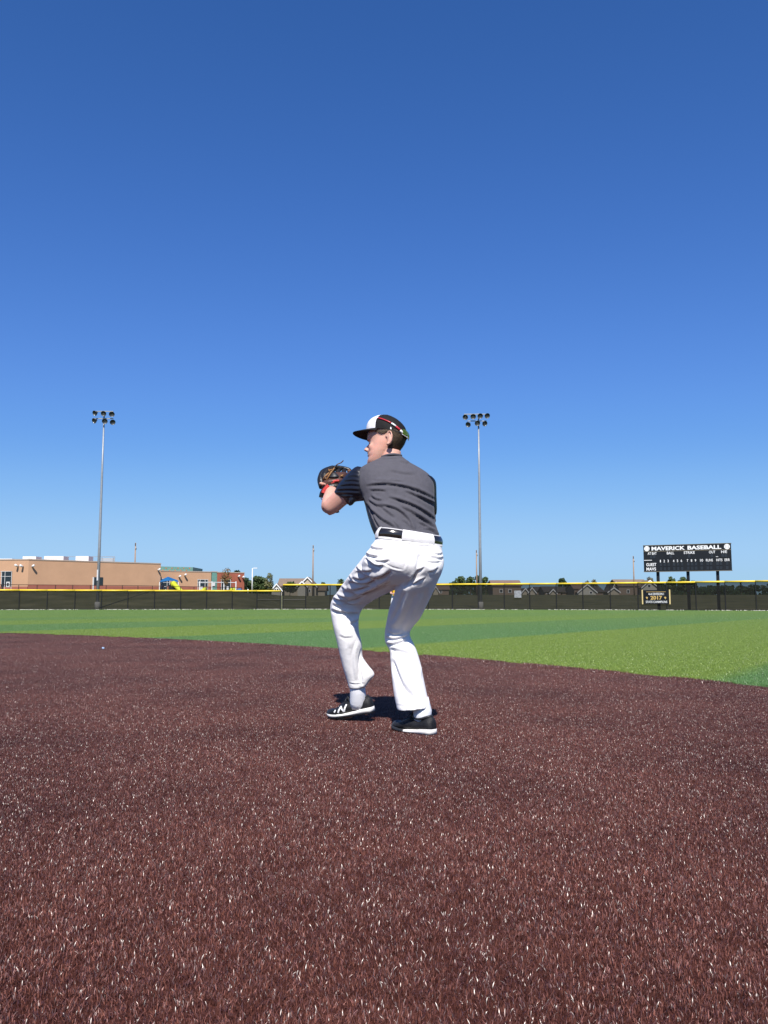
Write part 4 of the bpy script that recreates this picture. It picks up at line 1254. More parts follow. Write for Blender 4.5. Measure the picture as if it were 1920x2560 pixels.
bm_.rings(loft_rings(shrink(torso_s[:-1], .80, .74)))
bm_.rings(loft_rings(shrink(pelvis, .72, .66)))
bm_.rings(loft_rings(shrink(legL[:-1], .62, .62)))
bm_.rings(loft_rings(shrink(legR[:-1], .58, .58)))
# ankles
AL0, AL1 = W(893, 1690, 4.76), W(894, 1768, 4.80)
AR0, AR1 = W(1050, 1740, 4.38), W(1055, 1800, 4.375)
# left arm: upper arm towards the glove, forearm folded up and away
armL = [((945, 1180), (945, 1235), 4.42, .050), ((900, 1185), (905, 1240), 4.43, .050), ((872, 1200), (884, 1250), 4.48, .048), ((845, 1222), (864, 1263), 4.54, .046), ((822, 1243), (845, 1279), 4.585, .045), ((809, 1258), (829, 1287), 4.61, .043), ((806, 1268), (822, 1288), 4.62, .034)]
bm_.rings(loft_rings(armL, 20))
fore = [(W(823, 1268, 4.60), .044), (W(824, 1258, 4.64), .045), (W(826, 1247, 4.69), .043), (W(828, 1236, 4.74), .038), (W(829, 1226, 4.79), .032), (W(829, 1218, 4.83), .030)]
bm_.tube([p for p, r in fore], [r for p, r in fore], 18)
# left hand inside the glove, index finger outside it along the back
hand = [(W(829, 1220, 4.83), .032), (W(829, 1208, 4.86), .038), (W(830, 1196, 4.88), .038), (W(832, 1190, 4.89), .03)]
bm_.tube([p for p, r in hand], [r for p, r in hand], 14)
GLY = 4.80
bm_.tube([W(826, 1215, 4.84), W(815, 1213, 4.80), W(806, 1210, 4.775), W(799, 1207.5, 4.765)], [.012, .011, .010, .0075], 10)
for (x, y) in ((838, 1180), (846, 1184), (852, 1190)):
    bm_.tube([W(832, 1195, 4.88), W((832 + x) / 2, (1195 + y) / 2 - 3, 4.90), W(x, y, 4.90)], [.013, .011, .008], 8)
bm_.tube([W(836, 1205, 4.86), W(848, 1204, 4.85), W(856, 1200, 4.86)], [.014, .012, .009], 8)
# right arm hanging forward, hand gathered in front of the belt with the fingers closed
armR = [((1052, 1190), (1084, 1200), 4.43, .055), ((1054, 1215), (1087, 1218), 4.45, .052), ((1056, 1250), (1088, 1252), 4.48, .047), ((1057, 1280), (1089, 1284), 4.51, .043), ((1056, 1300), (1089, 1306), 4.54, .041), ((1058, 1308), (1082, 1314), 4.56, .032)]
bm_.rings(loft_rings(armR, 20))
foreR = [(W(1073, 1300, 4.55), .043), (W(1060, 1302, 4.61), .043), (W(1040, 1300, 4.67), .037), (W(1022, 1297, 4.71), .029)]
bm_.tube([p for p, r in foreR], [r for p, r in foreR], 16)
hR = [(W(1024, 1297, 4.71), .028), (W(1012, 1294, 4.73), .036), (W(1000, 1291, 4.74), .037), (W(992, 1290, 4.74), .030)]
bm_.tube([p for p, r in hR], [r for p, r in hR], 12)
for i, dy in enumerate((-9, -3, 3, 9)):
    ln = (1.0, 1.12, 1.06, .85)[i]
    bm_.tube([W(996, 1290 + dy, 4.75), W(996 - 14 * ln, 1288 + dy, 4.765), W(996 - 22 * ln, 1289 + dy, 4.80), W(996 - 18 * ln, 1291 + dy, 4.835)], [.011, .0105, .0095, .008], 8)
bm_.tube([W(1010, 1283, 4.73), W(1001, 1275, 4.76), W(992, 1273, 4.80)], [.013, .011, .009], 8)
# bare ankles and feet
bm_.tube([W(897, 1762, 4.80), W(872, 1785, 4.85), W(846, 1795, 4.88)], [.030, .028, .018], 12)
bm_.tube([W(1055, 1798, 4.375), W(1036, 1824, 4.42), W(1012, 1828, 4.48)], [.030, .028, .018], 12)
bm_.tube([AL0, (AL0 + AL1) / 2, AL1], [.036, .030, .030], 14)
bm_.tube([AR0, (AR0 + AR1) / 2, AR1], [.036, .031, .030], 14)
bv, bn_, bf = remesh(bm_, 0.0040, 6)
# sculpt eye sockets and the mouth line
Mi = np.array(Mh.to_3x3()).T
loc_ = ((bv - np.array(head_o)) @ Mi.T) / HS
def dent(c, r, depth):
    global bv
    q = (loc_ - np.array(c)) / np.array(r)
    bv = bv - bn_ * (depth * np.exp(-(q ** 2).sum(1)))[:, None]
for s in (1, -1):
    dent((.078, s * .030, .118), (.016, .016, .009), .009)
    dent((.086, s * .020, .0655), (.012, .012, .003), .004)
    dent((-.046, s * .086, .112), (.008, .010, .016), .004)
dent((.092, 0, .0655), (.012, .020, .003), .005)
dent((.084, 0, .045), (.012, .018, .006), .003)
person = obj('person', bv, bf, m_skin, smooth=True, loc=(0.12, 4.5, 0.0))
tag(person, 'ball player in white pants and grey tee, coiled to throw on the maroon turf', 'person')

# eyes under the brim
m_eye = mat('eye_white', (.28, .25, .23), .2, .5, .02)
for s in (1, -1):
    rg = [[HL(p) for p in r] for r in ell((.0585, s * .030, .1175), (.0125, .0125, .0115), 12, 8)]
    ey = MB().rings(rg).build('eye', m_eye, person, True)
    rg = [[HL(p) for p in r] for r in ell((.067, s * .030, .1175), (.005, .006, .006), 10, 6)]
    MB().rings(rg).build('iris', m_hair, ey, True)
    bw = [HL((.086 - .004 * abs(k) - (.012 * k if k > 0 else 0), s * (.016 + .012 * (k + 1)), .1335 - .002 * k * k)) for k in np.linspace(-1, 1.2, 7)]
    MB().tube(bw, [.002, .003, .0032, .003, .0026, .002, .001], 6).build('eyebrow', m_hair, person, True)

# ---- hair below the cap: back and sides
hr = MB()
n = 72
lay = []
HZ = [(.058, .4), (.072, .7), (.088, .9), (.104, 1), (.122, 1), (.140, 1), (.158, 1)]
pf_ = np.array(prof)
def head_pt(t, z, grow):
    f_, b_, w = (np.interp(z, pf_[:, 0], pf_[:, i]) for i in (1, 2, 3))
    cx, hx = (f_ + b_) / 2, (f_ - b_) / 2 + grow
    c_, s_ = math.cos(t), math.sin(t); pw = 2 / 2.25
    return (cx + hx * math.copysign(abs(c_) ** pw, c_), (w + grow) * math.copysign(abs(s_) ** pw, s_), z)
def hairline(a):            # lowest z of hair at angle a from the back (0) to the temple
    a = abs(a)
    return float(np.interp(a, [0, .5, .8, .95, 1.1, 1.3, 1.45, 1.52, 1.62, 1.75], [.052, .058, .074, .100, .145, .152, .143, .142, .152, .160]))
for i, a in enumerate(np.linspace(-1.85, 1.85, n)):
    zl = hairline(a)
    col = []
    for k in range(8):
        z = zl + (.160 - zl) * k / 7
        g = .0055 * min(1, .25 + k * .35) + .0012 * rng.random()
        col.append(HL(head_pt(math.pi + a, z, g)))
    lay.append(col)
v = [p for c in lay for p in c]
f = [(i * 8 + k, i * 8 + k + 1, (i + 1) * 8 + k + 1, (i + 1) * 8 + k) for i in range(n - 1) for k in range(7)]
hair = obj('hair', v, f, m_hair, person, True)
# short strands combed down over it
sv, sf = [], []
for i in range(2600):
    a = rng.uniform(-1.8, 1.8); zl = hairline(a)
    z = rng.uniform(min(zl, .155), .157)
    p = np.array(HL(head_pt(math.pi + a, z, .0065)))
    q = np.array(HL(head_pt(math.pi + a + rng.normal(0, .05), max(z - .014, zl - .004), .0075 + .002 * rng.random())))
    sd = np.cross(q - p, p - np.array(HL((0, 0, z)))); sd /= np.linalg.norm(sd) + 1e-9
    k0 = len(sv); sv += [p - sd * .0006, p + sd * .0006, q]; sf.append((k0, k0 + 1, k0 + 2))
ho = obj('strands', sv, sf, m_hair, hair); ho['kind'] = 'stuff'

# ---- cap
cap_prof = [(.147, .098, -.111, .081), (.165, .0985, -.1125, .083), (.185, .0955, -.110, .083), (.203, .088, -.103, .078), (.219, .074, -.089, .068), (.234, .053, -.067, .052), (.246, .026, -.040, .030), (.251, .002, -.014, .008)]
def cap_pt(t, s, grow=0.0):
    z_, f_, b_, w = (np.interp(s, np.linspace(0, 1, 8), [q[i] for q in cap_prof]) for i in range(4))
    cx, hx = (f_ + b_) / 2, (f_ - b_) / 2 + grow
    c_, s_ = math.cos(t), math.sin(t)
    pw = 2 / 2.15
    low = -.012 * max(0, -c_) ** 1.5 * (1 - s) ** 1 + 0.004 * abs(s_) * (1 - s)    # sits lower at the back
    seam = -.0012 * math.exp(-((((t / (math.pi / 3)) + .5) % 1 - .5) / .05) ** 2)
    x_ = cx + (hx + seam) * math.copysign(abs(c_) ** pw, c_)
    return (x_, (w + grow + seam) * math.copysign(abs(s_) ** pw, s_), z_ + low + .014 + .15 * (x_ + .02))
def cap_patch(t0, t1, nt, grow=0.0, s0=0.0, s1=1.0, ns=22):
    v, f = [], []
    for j in range(ns + 1):
        for i in range(nt + 1):
            v.append(HL(cap_pt(t0 + (t1 - t0) * i / nt, s0 + (s1 - s0) * j / ns, grow)))
    for j in range(ns):
        for i in range(nt):
            a = j * (nt + 1) + i
            f.append((a, a + 1, a + nt + 2, a + nt + 1))
    return v, f
cap = None
v, f = cap_patch(R(76), R(284), 72)
cap = obj('cap', v, f, m_capb, person, True)
v, f = cap_patch(R(-76), R(76), 44, .0006)
obj('front_panel', v, f, m_capw, cap, True)
v, f = cap_patch(R(76), R(284), 60, .0018, -.0, .06, 2)
obj('band', v, f, m_capb, cap, True)
MB().rings([[HL(p) for p in r] for r in ell((-.006, 0, .2690), (.008, .008, .004), 12, 6)]).build('button', m_capb, cap, True)
# small mark on the front panel and by the band
def on_cap(t, s, g=.002): return np.array(HL(cap_pt(t, s, g)))
bl = MB()
for th in (.010, -.0): pass
bv_ = []
NB, MBk = 26, 10
for side in (0, 1):
    for j in range(MBk + 1):
        for i in range(NB + 1):
            a = -R(84) + R(168) * i / NB
            r_ = j / MBk
            base = cap_pt(a, 0.02)
            ext = .080 * max(0, math.cos(a * 1.06)) ** .5
            x = base[0] - .004 + ext * r_
            y = base[1] * (1 + .30 * r_ * (1 - .55 * r_))
            z = base[2] + .002 + .02 * r_ * ext - 1.5 * y * y * r_ - .003 * side
            bv_.append(HL((x, y, z)))
bf_ = []
K = (NB + 1) * (MBk + 1)
for j in range(MBk):
    for i in range(NB):
        a = j * (NB + 1) + i
        bf_.append((a, a + 1, a + NB + 2, a + NB + 1)); bf_.append((K + a + NB + 1, K + a + NB + 2, K + a + 1, K + a))
for i in range(NB):
    a = MBk * (NB + 1) + i
    bf_.append((a, a + 1, K + a + 1, K + a))
obj('brim', bv_, bf_, m_capb, cap, True)
# small white maker mark low on the side of the cap
mk = []
c0 = (R(118), .075)
for (dt, ds) in ((-.03, -.03), (.03, -.03), (.045, .0), (.02, .055), (-.02, .055)):
    mk.append(on_cap(c0[0] + dt, c0[1] + ds, .003))
obj('side_mark', mk, [(0, 1, 2, 3, 4)], m_wht, cap)

# ---- sunglasses worn backwards on the cap
sg = empty('sunglasses', tuple(HL((-.112, 0, .165))))
tag(sg, 'red and white sunglasses with green lens worn on the back of the cap', 'sunglasses')
def arm_pts(s, t0, t1, s0, s1, k=10):
    return [on_cap(s * (t0 + (t1 - t0) * i / k), s0 + (s1 - s0) * i / k, .0045) for i in range(k + 1)]
for s in (1, -1):
    MB().tube(arm_pts(s, R(82), R(120), .455, .28, 8), [.0035] * 9, 8).build('temple', m_red, sg, True)
    MB().tube(arm_pts(s, R(78), R(82), .47, .455, 2), [.0042] * 3, 8).build('ear_tip', m_wht, sg, True)
    MB().tube(arm_pts(s, R(120), R(133), .28, .21, 3), [.0046, .005, .0052, .005], 8).build('temple_sleeve', m_wht, sg, True)
    MB().tube(arm_pts(s, R(133), R(147), .21, .13, 3), [.0052, .0055, .006, .006], 8).build('temple_badge', m_red, sg, True)
    MB().tube(arm_pts(s, R(147), R(160), .13, .07, 3), [.006, .0065, .007, .007], 8).build('hinge', m_wht, sg, True)
v, f = [], []
NL, ML = 30, 6
for j in range(ML + 1):
    for i in range(NL + 1):
        t = R(153) + (R(207) - R(153)) * i / NL
        edge_ = abs(i / NL - .5) * 2
        lo = -.04 + .10 * max(0, 1 - edge_ * 3) ; hi = .24 - .05 * edge_ ** 4
        v.append(on_cap(t, lo + (hi - lo) * j / ML, .010 + .004 * math.sin(math.pi * j / ML)))
for j in range(ML):
    for i in range(NL):
        a = j * (NL + 1) + i
        f.append((a, a + 1, a + NL + 2, a + NL + 1))
lens = obj('lens', v, f, m_lens, sg, True)
MB().tube([np.array(v[i]) for i in range(NL + 1)], .0024, 6).build('lower_rim', m_wht, lens, True)

# ---- shirt
tm = MB(); tm.rings(loft_rings(torso_s))
tv, tn, tf = remesh(tm, 0.005, 6)
LS = [([(915, 1216), (961, 1211), (1000, 1216), (1046, 1229), (1087, 1250)], 4.0, .011, .007), ([(925, 1228), (945, 1227), (965, 1229)], 3.5, .006, .004), ([(935, 1204), (975, 1205), (1010, 1207)], 4, .004, .004),
      ([(943, 1262), (989, 1274), (1016, 1296), (1033, 1326)], 4.0, .009, .006), ([(970, 1244), (1023, 1261), (1058, 1279), (1088, 1302)], 4.0, .010, .007), ([(912, 1258), (932, 1282), (955, 1302), (992, 1322)], 4.5, .011, .007),
      ([(1010, 1228), (1050, 1246), (1088, 1266)], 4, .007, .005), ([(1040, 1238), (1068, 1252), (1090, 1262)], 3.5, .006, .004), ([(978, 1302), (992, 1316), (1000, 1326)], 3.5, .006, .004),
      ([(922, 1268), (934, 1298), (950, 1326)], 4, .008, .006), ([(950, 1268), (970, 1284), (985, 1296)], 4, .005, .004), ([(1030, 1284), (1062, 1304), (1092, 1326)], 4, .007, .005), ([(1044, 1306), (1070, 1320), (1096, 1332)], 3.5, .006, .004),
      ([(1060, 1322), (1080, 1328), (1098, 1340)], 3, .006, .005), ([(925, 1240), (940, 1250), (955, 1252)], 3.5, .006, .005), ([(918, 1250), (938, 1264), (960, 1270)], 3.5, .007, .005),
      ([(955, 1150), (985, 1147), (1002, 1150)], 3, .003, .003), ([(1000, 1152), (1015, 1158), (1024, 1158)], 3, .005, .004), ([(970, 1178), (1010, 1186), (1040, 1188)], 5, .003, .003), ([(1005, 1300), (1024, 1316), (1034, 1328)], 3.5, .005, .004),
      ([(1000, 1268), (1040, 1288), (1075, 1312)], 4.5, .005, .005), ([(900, 1180), (896, 1210), (905, 1240)], 3, .003, .002)]
LS = [(a, w * .72, g * 1.1, r * 1.25) for a, w, g, r in LS]
tv = folds(tv, tn, LS)
pp_ = proj(tv)
fc_ = np.array([np.mean(pp_[list(q)], 0) for q in tf]); fn = np.array([tn[list(q)].mean(0) for q in tf])
bx = np.interp(fc_[:, 1], [1240, 1262, 1290, 1312, 1335], [908, 917, 928, 939, 951])
mi = ((fc_[:, 0] < bx) & (fc_[:, 1] > 1243)) .astype(np.int32)
shirt = obj('shirt', tv, tf, [m_shirt, m_sleeve], person, True, mi=mi)
colr = MB().tube([W(953 + 50 * t, 1143 - 4 * t - 5 * math.sin(t * 3.14), 4.43 - .064 * math.sin(math.pi * (.12 + .76 * t))) for t in np.linspace(0, 1, 12)], .007, 8).build('collar', m_shirt, shirt, True)
# left sleeve, flaring open above the elbow
slv = [((914, 1172), (912, 1252), 4.425, .075), ((893.5, 1166), (898, 1253), 4.435, .076), ((876, 1178), (885, 1255), 4.46, .073), ((859, 1196), (873, 1262), 4.50, .068), ((846, 1212), (865, 1258), 4.535, .062), ((835, 1231), (853, 1250), 4.565, .054)]
sm_ = MB(); sm_.rings(loft_rings(slv, 26)); sm_.rings(loft_rings([((878, 1235), (896, 1240), 4.445, .045), ((872, 1255), (886, 1256), 4.445, .035), ((871, 1264), (880, 1263), 4.45, .020)], 16))
lv, ln_, lf = remesh(sm_, 0.0045, 5)
lv = folds(lv, ln_, [(a_, w_, g_ * .6, r_ * .6) for a_, w_, g_, r_ in [([(838, 1228), (870, 1226), (900, 1228)], 2.4, .005, .007), ([(846, 1218), (875, 1214), (902, 1216)], 2.4, .004, .006), ([(855, 1206), (880, 1203), (898, 1206)], 2.2, .004, .006),
                     ([(838, 1236), (868, 1236), (902, 1238)], 2.4, .005, .007), ([(866, 1196), (885, 1192), (896, 1194)], 2.2, .003, .005), ([(850, 1246), (880, 1244), (905, 1244)], 2.5, .004, .005), ([(874, 1184), (888, 1182), (896, 1184)], 2.2, .003, .004)]])
obj('sleeve', lv, lf, m_sleeve, shirt, True)
slr = [((1044, 1186), (1080, 1193), 4.42, .066), ((1046, 1205), (1090, 1206), 4.43, .064), ((1050, 1240), (1091.5, 1240), 4.46, .058), ((1052, 1268), (1092.5, 1272), 4.485, .054), ((1054, 1282), (1091, 1288), 4.50, .050)]
sm_ = MB(); sm_.rings(loft_rings(slr, 24)); lv, ln_, lf = remesh(sm_, 0.005, 5)
obj('sleeve', lv, lf, m_sleeve, shirt, True)

# ---- pants object, belt and loops
pants = obj('pants', pv, pfc, m_pants, person, True)
def waist_ring(k, t, grow):
    """point on the waistband: k 0 (top edge) to 1 (bottom edge), t angle"""
    A = np.array((948.5, 1322.5)) * (1 - k) + np.array((940, 1346.0)) * k
    B = np.array((1100.5, 1341)) * (1 - k) + np.array((1105, 1364.0)) * k
    a, b = W(A[0], A[1], 4.27), W(B[0], B[1], 4.37)
    c, u = (a + b) / 2, (b - a) / 2
    e = 2 / 2.3
    th = t
    L = np.linalg.norm(u)
    uu = u * (1 + grow / L); vv = np.array((0, 1, 0)) * (.113 + .006 * k + grow)
    p = c + uu * math.copysign(abs(math.cos(th)) ** e, math.cos(th)) + vv * math.copysign(abs(math.sin(th)) ** e, math.sin(th))
    p[2] += .004 * math.sin(th * 2 + .5)
    return p
def band(k0, k1, g0, g1, t0, t1, nt, nk=5):
    v, f = [], []
    for j in range(nk + 1):
        for i in range(nt + 1):
            gg = (g0 + (g1 - g0) * math.sin(math.pi * j / nk))
            v.append(waist_ring(k0 + (k1 - k0) * j / nk, t0 + (t1 - t0) * i / nt, gg))
    for j in range(nk):
        for i in range(nt):
            a = j * (nt + 1) + i
            f.append((a, a + nt + 1, a + nt + 2, a + 1))
    return v, f
v, f = band(-.02, 1.15, .002, .003, 0, 2 * math.pi, 96)
obj('waistband', v, f, m_pants, pants, True)
v, f = band(.06, .93, .003, .0095, 0, 2 * math.pi, 96)
obj('belt', v, f, m_belt, person, True)
# wide cloth tunnels over the belt: back centre, left hip
for (t0, t1) in ((R(-101), R(-48)), (R(-184), R(-152)), (R(10), R(60)), (R(110), R(150))):
    v, f = band(-.06, 1.06, .005, .0125, t0, t1, 18)
    obj('belt_tunnel', v, f, m_pants, pants, True)

# ---- socks and shoes
def tubeobj(name, pts, rs, m, parent, n=18, ribs=0):
    return MB().tube(pts, rs, n).build(name, m, parent, True)
tubeobj('sock', [W(893, 1692, 4.755), W(893.5, 1712, 4.755), W(894.5, 1730, 4.765), W(895, 1744, 4.78), W(895, 1756, 4.79), W(893, 1770, 4.80)], [.038, .041, .043, .045, .046, .036], m_sock, person)
tubeobj('sock', [W(1050, 1745, 4.38), W(1053, 1764, 4.375), W(1056, 1778, 4.37), W(1056, 1790, 4.37), W(1052, 1802, 4.375)], [.043, .046, .048, .046, .038], m_sock, person)

def shoe(name, heel, toe, up, lateral, L, logo, shade_front=False):
    """heel, toe: world points on the sole; lateral: world vector to the side that shows"""
    heel, toe = np.array(heel), np.array(toe)
    fx = toe - heel; fx /= np.linalg.norm(fx)
    lz = np.array(up) - fx * np.dot(up, fx); lz /= np.linalg.norm(lz)
    ly = np.cross(lz, fx)
    def P(x, y, z): return heel + fx * (x * L) + ly * y + lz * z
    # x, half width, centre y, top z, rim sag
    st = [(-.005, .012, 0, .070), (.01, .024, 0, .086), (.05, .031, 0, .094), (.12, .0345, 0, .093), (.20, .036, 0, .080), (.30, .038, 0, .073), (.40, .041, .002, .079), (.48, .043, .003, .084), (.58, .046, .004, .072), (.70, .0485, .004, .059), (.80, .0465, .002, .051), (.88, .041, -.001, .046), (.94, .032, -.003, .039), (.985, .018, -.005, .030), (1.0, .006, -.006, .022)]
    rings = []
    for x, w, cy, top in st:
        ring = []
        z0 = .016 + (.010 * max(0, (x - .75) / .25) ** 2)
        for t in np.linspace(0, 2 * math.pi, 26, endpoint=False):
            c_, s_ = math.cos(t), math.sin(t)
            zz = (z0 + top) / 2 + (top - z0) / 2 * math.copysign(abs(s_) ** .75, s_)
            ww = w * (1 - .42 * max(0, s_) ** 1.5) if x < .55 else w * (1 - .25 * max(0, s_) ** 1.5)
            ring.append(P(x, cy + ww * math.copysign(abs(c_) ** .8, c_), zz))
        rings.append(ring)
    sh = MB().rings(rings).build(name, m_shoe, person, True)
    def outline(g, n=44):
        pts = []
        xs_ = [q[0] for q in st]
        for t in np.linspace(0, 2 * math.pi, n, endpoint=False):
            x = .497 - .502 * math.cos(t) * (1 + g / .15 * 0.5)
            xx = min(max(x, 0), 1)
            w = np.interp(xx, xs_, [q[1] for q in st]); cy = np.interp(xx, xs_, [q[2] for q in st])
            sgn = 1 if math.sin(t) >= 0 else -1
            pts.append((x, cy + sgn * (w * min(1, abs(math.sin(t)) * 3.2) ** .5 + g)))
        return pts
    def slab(z_lo, z_hi, g):
        o = outline(g)
        return [[P(x, y, z_lo(x)) for x, y in o], [P(x, y * 1.03, (z_lo(x) + z_hi(x)) / 2) for x, y in o], [P(x, y, z_hi(x)) for x, y in o]]
    rise = lambda x: .012 * max(0, (x - .72) / .28) ** 2
    MB().rings(slab(lambda x: .008 + rise(x), lambda x: .020 + .012 * max(0, 1 - x / .45) + rise(x) + .003 * math.sin(x * 9), .0035)).build('midsole', m_mid, sh, True)
    MB().rings(slab(lambda x: rise(x), lambda x: .0085 + rise(x), .001)).build('outsole', m_sole, sh, True)
    if shade_front:  # shade of the leg over the toe, put into a grey-black midsole front
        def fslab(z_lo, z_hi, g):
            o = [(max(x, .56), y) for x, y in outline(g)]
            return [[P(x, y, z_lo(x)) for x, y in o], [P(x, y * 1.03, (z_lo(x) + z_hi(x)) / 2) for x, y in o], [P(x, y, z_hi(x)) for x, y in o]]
        MB().rings(fslab(lambda x: .007 + rise(x), lambda x: .022 + rise(x) + .003 * math.sin(x * 9), .0048)).build('midsole_shade', m_toe, sh, True)
    # toe bumper
    tb = []
    for x, w, cy, top in st[9:]:
        ring = []
        for t in np.linspace(math.pi * -.05, math.pi * 1.05, 18):
            c_, s_ = math.cos(t), max(0, math.sin(t))
            ring.append(P(x + .004, cy + (w + .0016) * math.copysign(abs(c_) ** .8, c_) * (1 - .25 * s_ ** 1.5), .018 + (min(top, .020 + 1.1 * (x - .66)* .1) - .016 + .0016) * s_ ** .75 + rise(x)))
        tb.append(ring)
    MB().rings(tb, cap=False).build('toe_cap', m_toe, sh, True)
    # collar lip
    cl = [P(.265 + .205 * math.cos(t), .031 * math.sin(t), .084 + .010 * math.cos(t) ** 2 * (1 if math.cos(t) < 0 else .3) - .006 * abs(math.sin(t)) ** 4) for t in np.linspace(0, 6.2832, 28)]
    MB().tube(cl, .0062, 8, cap=False).build('collar', m_toe, sh, True)
    # tongue and laces
    MB().tube([P(.45, 0, .084), P(.47, 0, .096), P(.45, 0, .108)], [.018, .017, .010], 10).build('tongue', m_shoe, sh, True)
    for k in range(5):
        x = .49 + .045 * k; zt = np.interp(x, [q[0] for q in st], [q[3] for q in st])
        MB().tube([P(x, -.022, zt - .010), P(x + .012, -.008, zt + .003), P(x + .012, .010, zt + .003), P(x, .024, zt - .010)], .003, 6).build('lace', m_toe, sh, True)
    MB().tube([P(.48, .004, .092), P(.46, .03, .100), P(.49, .045, .082)], .0028, 6).build('bow', m_toe, sh, True)
    # emblem on the side
    rv = [Vector(p) for r in rings for p in r]; nn_ = 26
    rf = [(i * nn_ + j, i * nn_ + (j + 1) % nn_, (i + 1) * nn_ + (j + 1) % nn_, (i + 1) * nn_ + j) for i in range(len(rings) - 1) for j in range(nn_)]
    tree_ = BVHTree.FromPolygons(rv, rf)
    side = 1 if np.dot(ly, lateral) > 0 else -1
    def stick(x, z, off=.0022):
        o_ = P(x, side * .12, z); d_ = -ly * side
        h = tree_.ray_cast(Vector(o_), Vector(d_))
        return np.array(h[0]) - d_ * off if h[0] is not None else P(x, side * .045, z)
    def strip(a, b, w, k=8):
        a, b = np.array(a), np.array(b); d_ = (b - a); d2 = np.array((d_[0] * L, d_[1])); d2 /= np.linalg.norm(d2); nrm_ = np.array((-d2[1] / L, d2[0])) * w / 2
        v = []
        for i in range(k + 1):
            q = a + d_ * i / k
            v += [stick(*(q - nrm_)), stick(*q), stick(*(q + nrm_))]
        f = [(i * 3 + j, i * 3 + j + 1, i * 3 + j + 4, i * 3 + j + 3) for i in range(k) for j in range(2)]
        return v, f
    em = MB()
    for a, b in logo:
        em.add(*strip(a, b, .0095))
    if logo: em.build('emblem', m_wht, sh)
    return sh
# left shoe: stepping, heel raised; outer side towards the camera
hL = W(934, 1801, 4.765); tL = W(822, 1806, 4.90)
hL[2], tL[2] = .062, .012
Nlogo = [((.40, .030), (.50, .070)), ((.50, .070), (.535, .030)), ((.535, .030), (.63, .062))]
Nlogo = [((.385, .062), (.455, .026)), ((.395, .064), (.520, .030)), ((.510, .030), (.580, .062))]
Nlogo = [((.660, .028), (.585, .062)), ((.585, .062), (.535, .030)), ((.535, .030), (.465, .068))]
shoe('shoe', hL, tL, (0, -.10, 1), np.array((0, -1, 0)), .295, Nlogo + [((.735, .034), (.705, .047))])
# right shoe: planted, toe pointing left and away
hR_ = W(1084, 1842, 4.30); tR = hR_ + np.array((-.195, .215, 0)); hR_[2] = .006; tR[2] = .003
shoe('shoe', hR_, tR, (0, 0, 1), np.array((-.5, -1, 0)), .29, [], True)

# ---- baseball glove
m_lth = mat('brown_leather', (0.105, 0.045, 0.026), 0.45, 0.4, 0.35, 18, bump=0.3, bscale=60, col2=(0.07, 0.035, 0.028))
m_lbk = mat('black_leather', (0.016, 0.014, 0.013), 0.38, 0.45, 0.3, 25, bump=0.25, bscale=70)
m_lace = mat('tan_lace', (0.30, 0.155, 0.06), 0.6, 0.3, 0.2, 30)
m_patch = mat('red_patch', (0.50, 0.045, 0.04), 0.5, 0.3, 0.2, 40, bump=.3, bscale=90)
gl = empty('baseball_glove', tuple(W(832, 1225, 4.84)))
tag(gl, 'brown and black leather baseball glove with red patches on the raised left hand', 'glove')
gm = MB()
# back of the glove: rounded pad over the hand, rim round the pocket
gm.rings(loft_rings([((806, 1232), (846, 1228), 4.82, .045), ((803, 1220), (856, 1216), 4.83, .058), ((804, 1205), (864, 1200), 4.845, .062), ((810, 1192), (868, 1188), 4.86, .055), ((820, 1184), (868, 1181), 4.875, .040)], 20))
gv_, gn_, gf_ = remesh(gm, .006, 5)
gv_ = folds(gv_, gn_, [([(812, 1212), (835, 1208), (862, 1206)], 3, .006, .004), ([(818, 1222), (838, 1217), (858, 1214)], 2.5, .004, .004)])
palm = obj('palm', gv_, gf_, m_lth, gl, True)
# finger stalls: thick curved rolls rising from the pad and closing at the top rim
fing = [[(807, 1218), (803, 1200), (808, 1182), (822, 1172)], [(815, 1206), (812, 1190), (820, 1176), (834, 1169)], [(826, 1202), (826, 1188), (832, 1176), (842, 1169)],
        [(842, 1198), (843, 1186), (846, 1177), (852, 1171)], [(854, 1196), (858, 1186), (860, 1178), (862, 1173)], [(866, 1198), (872, 1190), (874, 1182), (872, 1176)]]
for i, q in enumerate(fing):
    ys_ = (4.82, 4.84, 4.87, 4.89) if i < 2 else (4.83, 4.86, 4.89, 4.91)
    rs = (.022, .023, .020, .014) if i < 2 else (.014, .015, .014, .011)
    pts = smooth_line([W(x, y, Y) for (x, y), Y in zip(q, ys_)], 4)
    MB().tube(list(pts), list(np.interp(np.linspace(0, 3, len(pts)), range(4), rs)), 12).build('finger_stall', m_lbk if i != 5 else m_lth, gl, True)
rimp = smooth_line([W(x, y, Y) for x, y, Y in ((812, 1180, 4.88), (826, 1171, 4.89), (842, 1168, 4.90), (858, 1170, 4.91), (872, 1174, 4.91), (878, 1182, 4.90))], 5)
MB().tube(list(rimp), .011, 8).build('rim', m_lbk, gl, True)
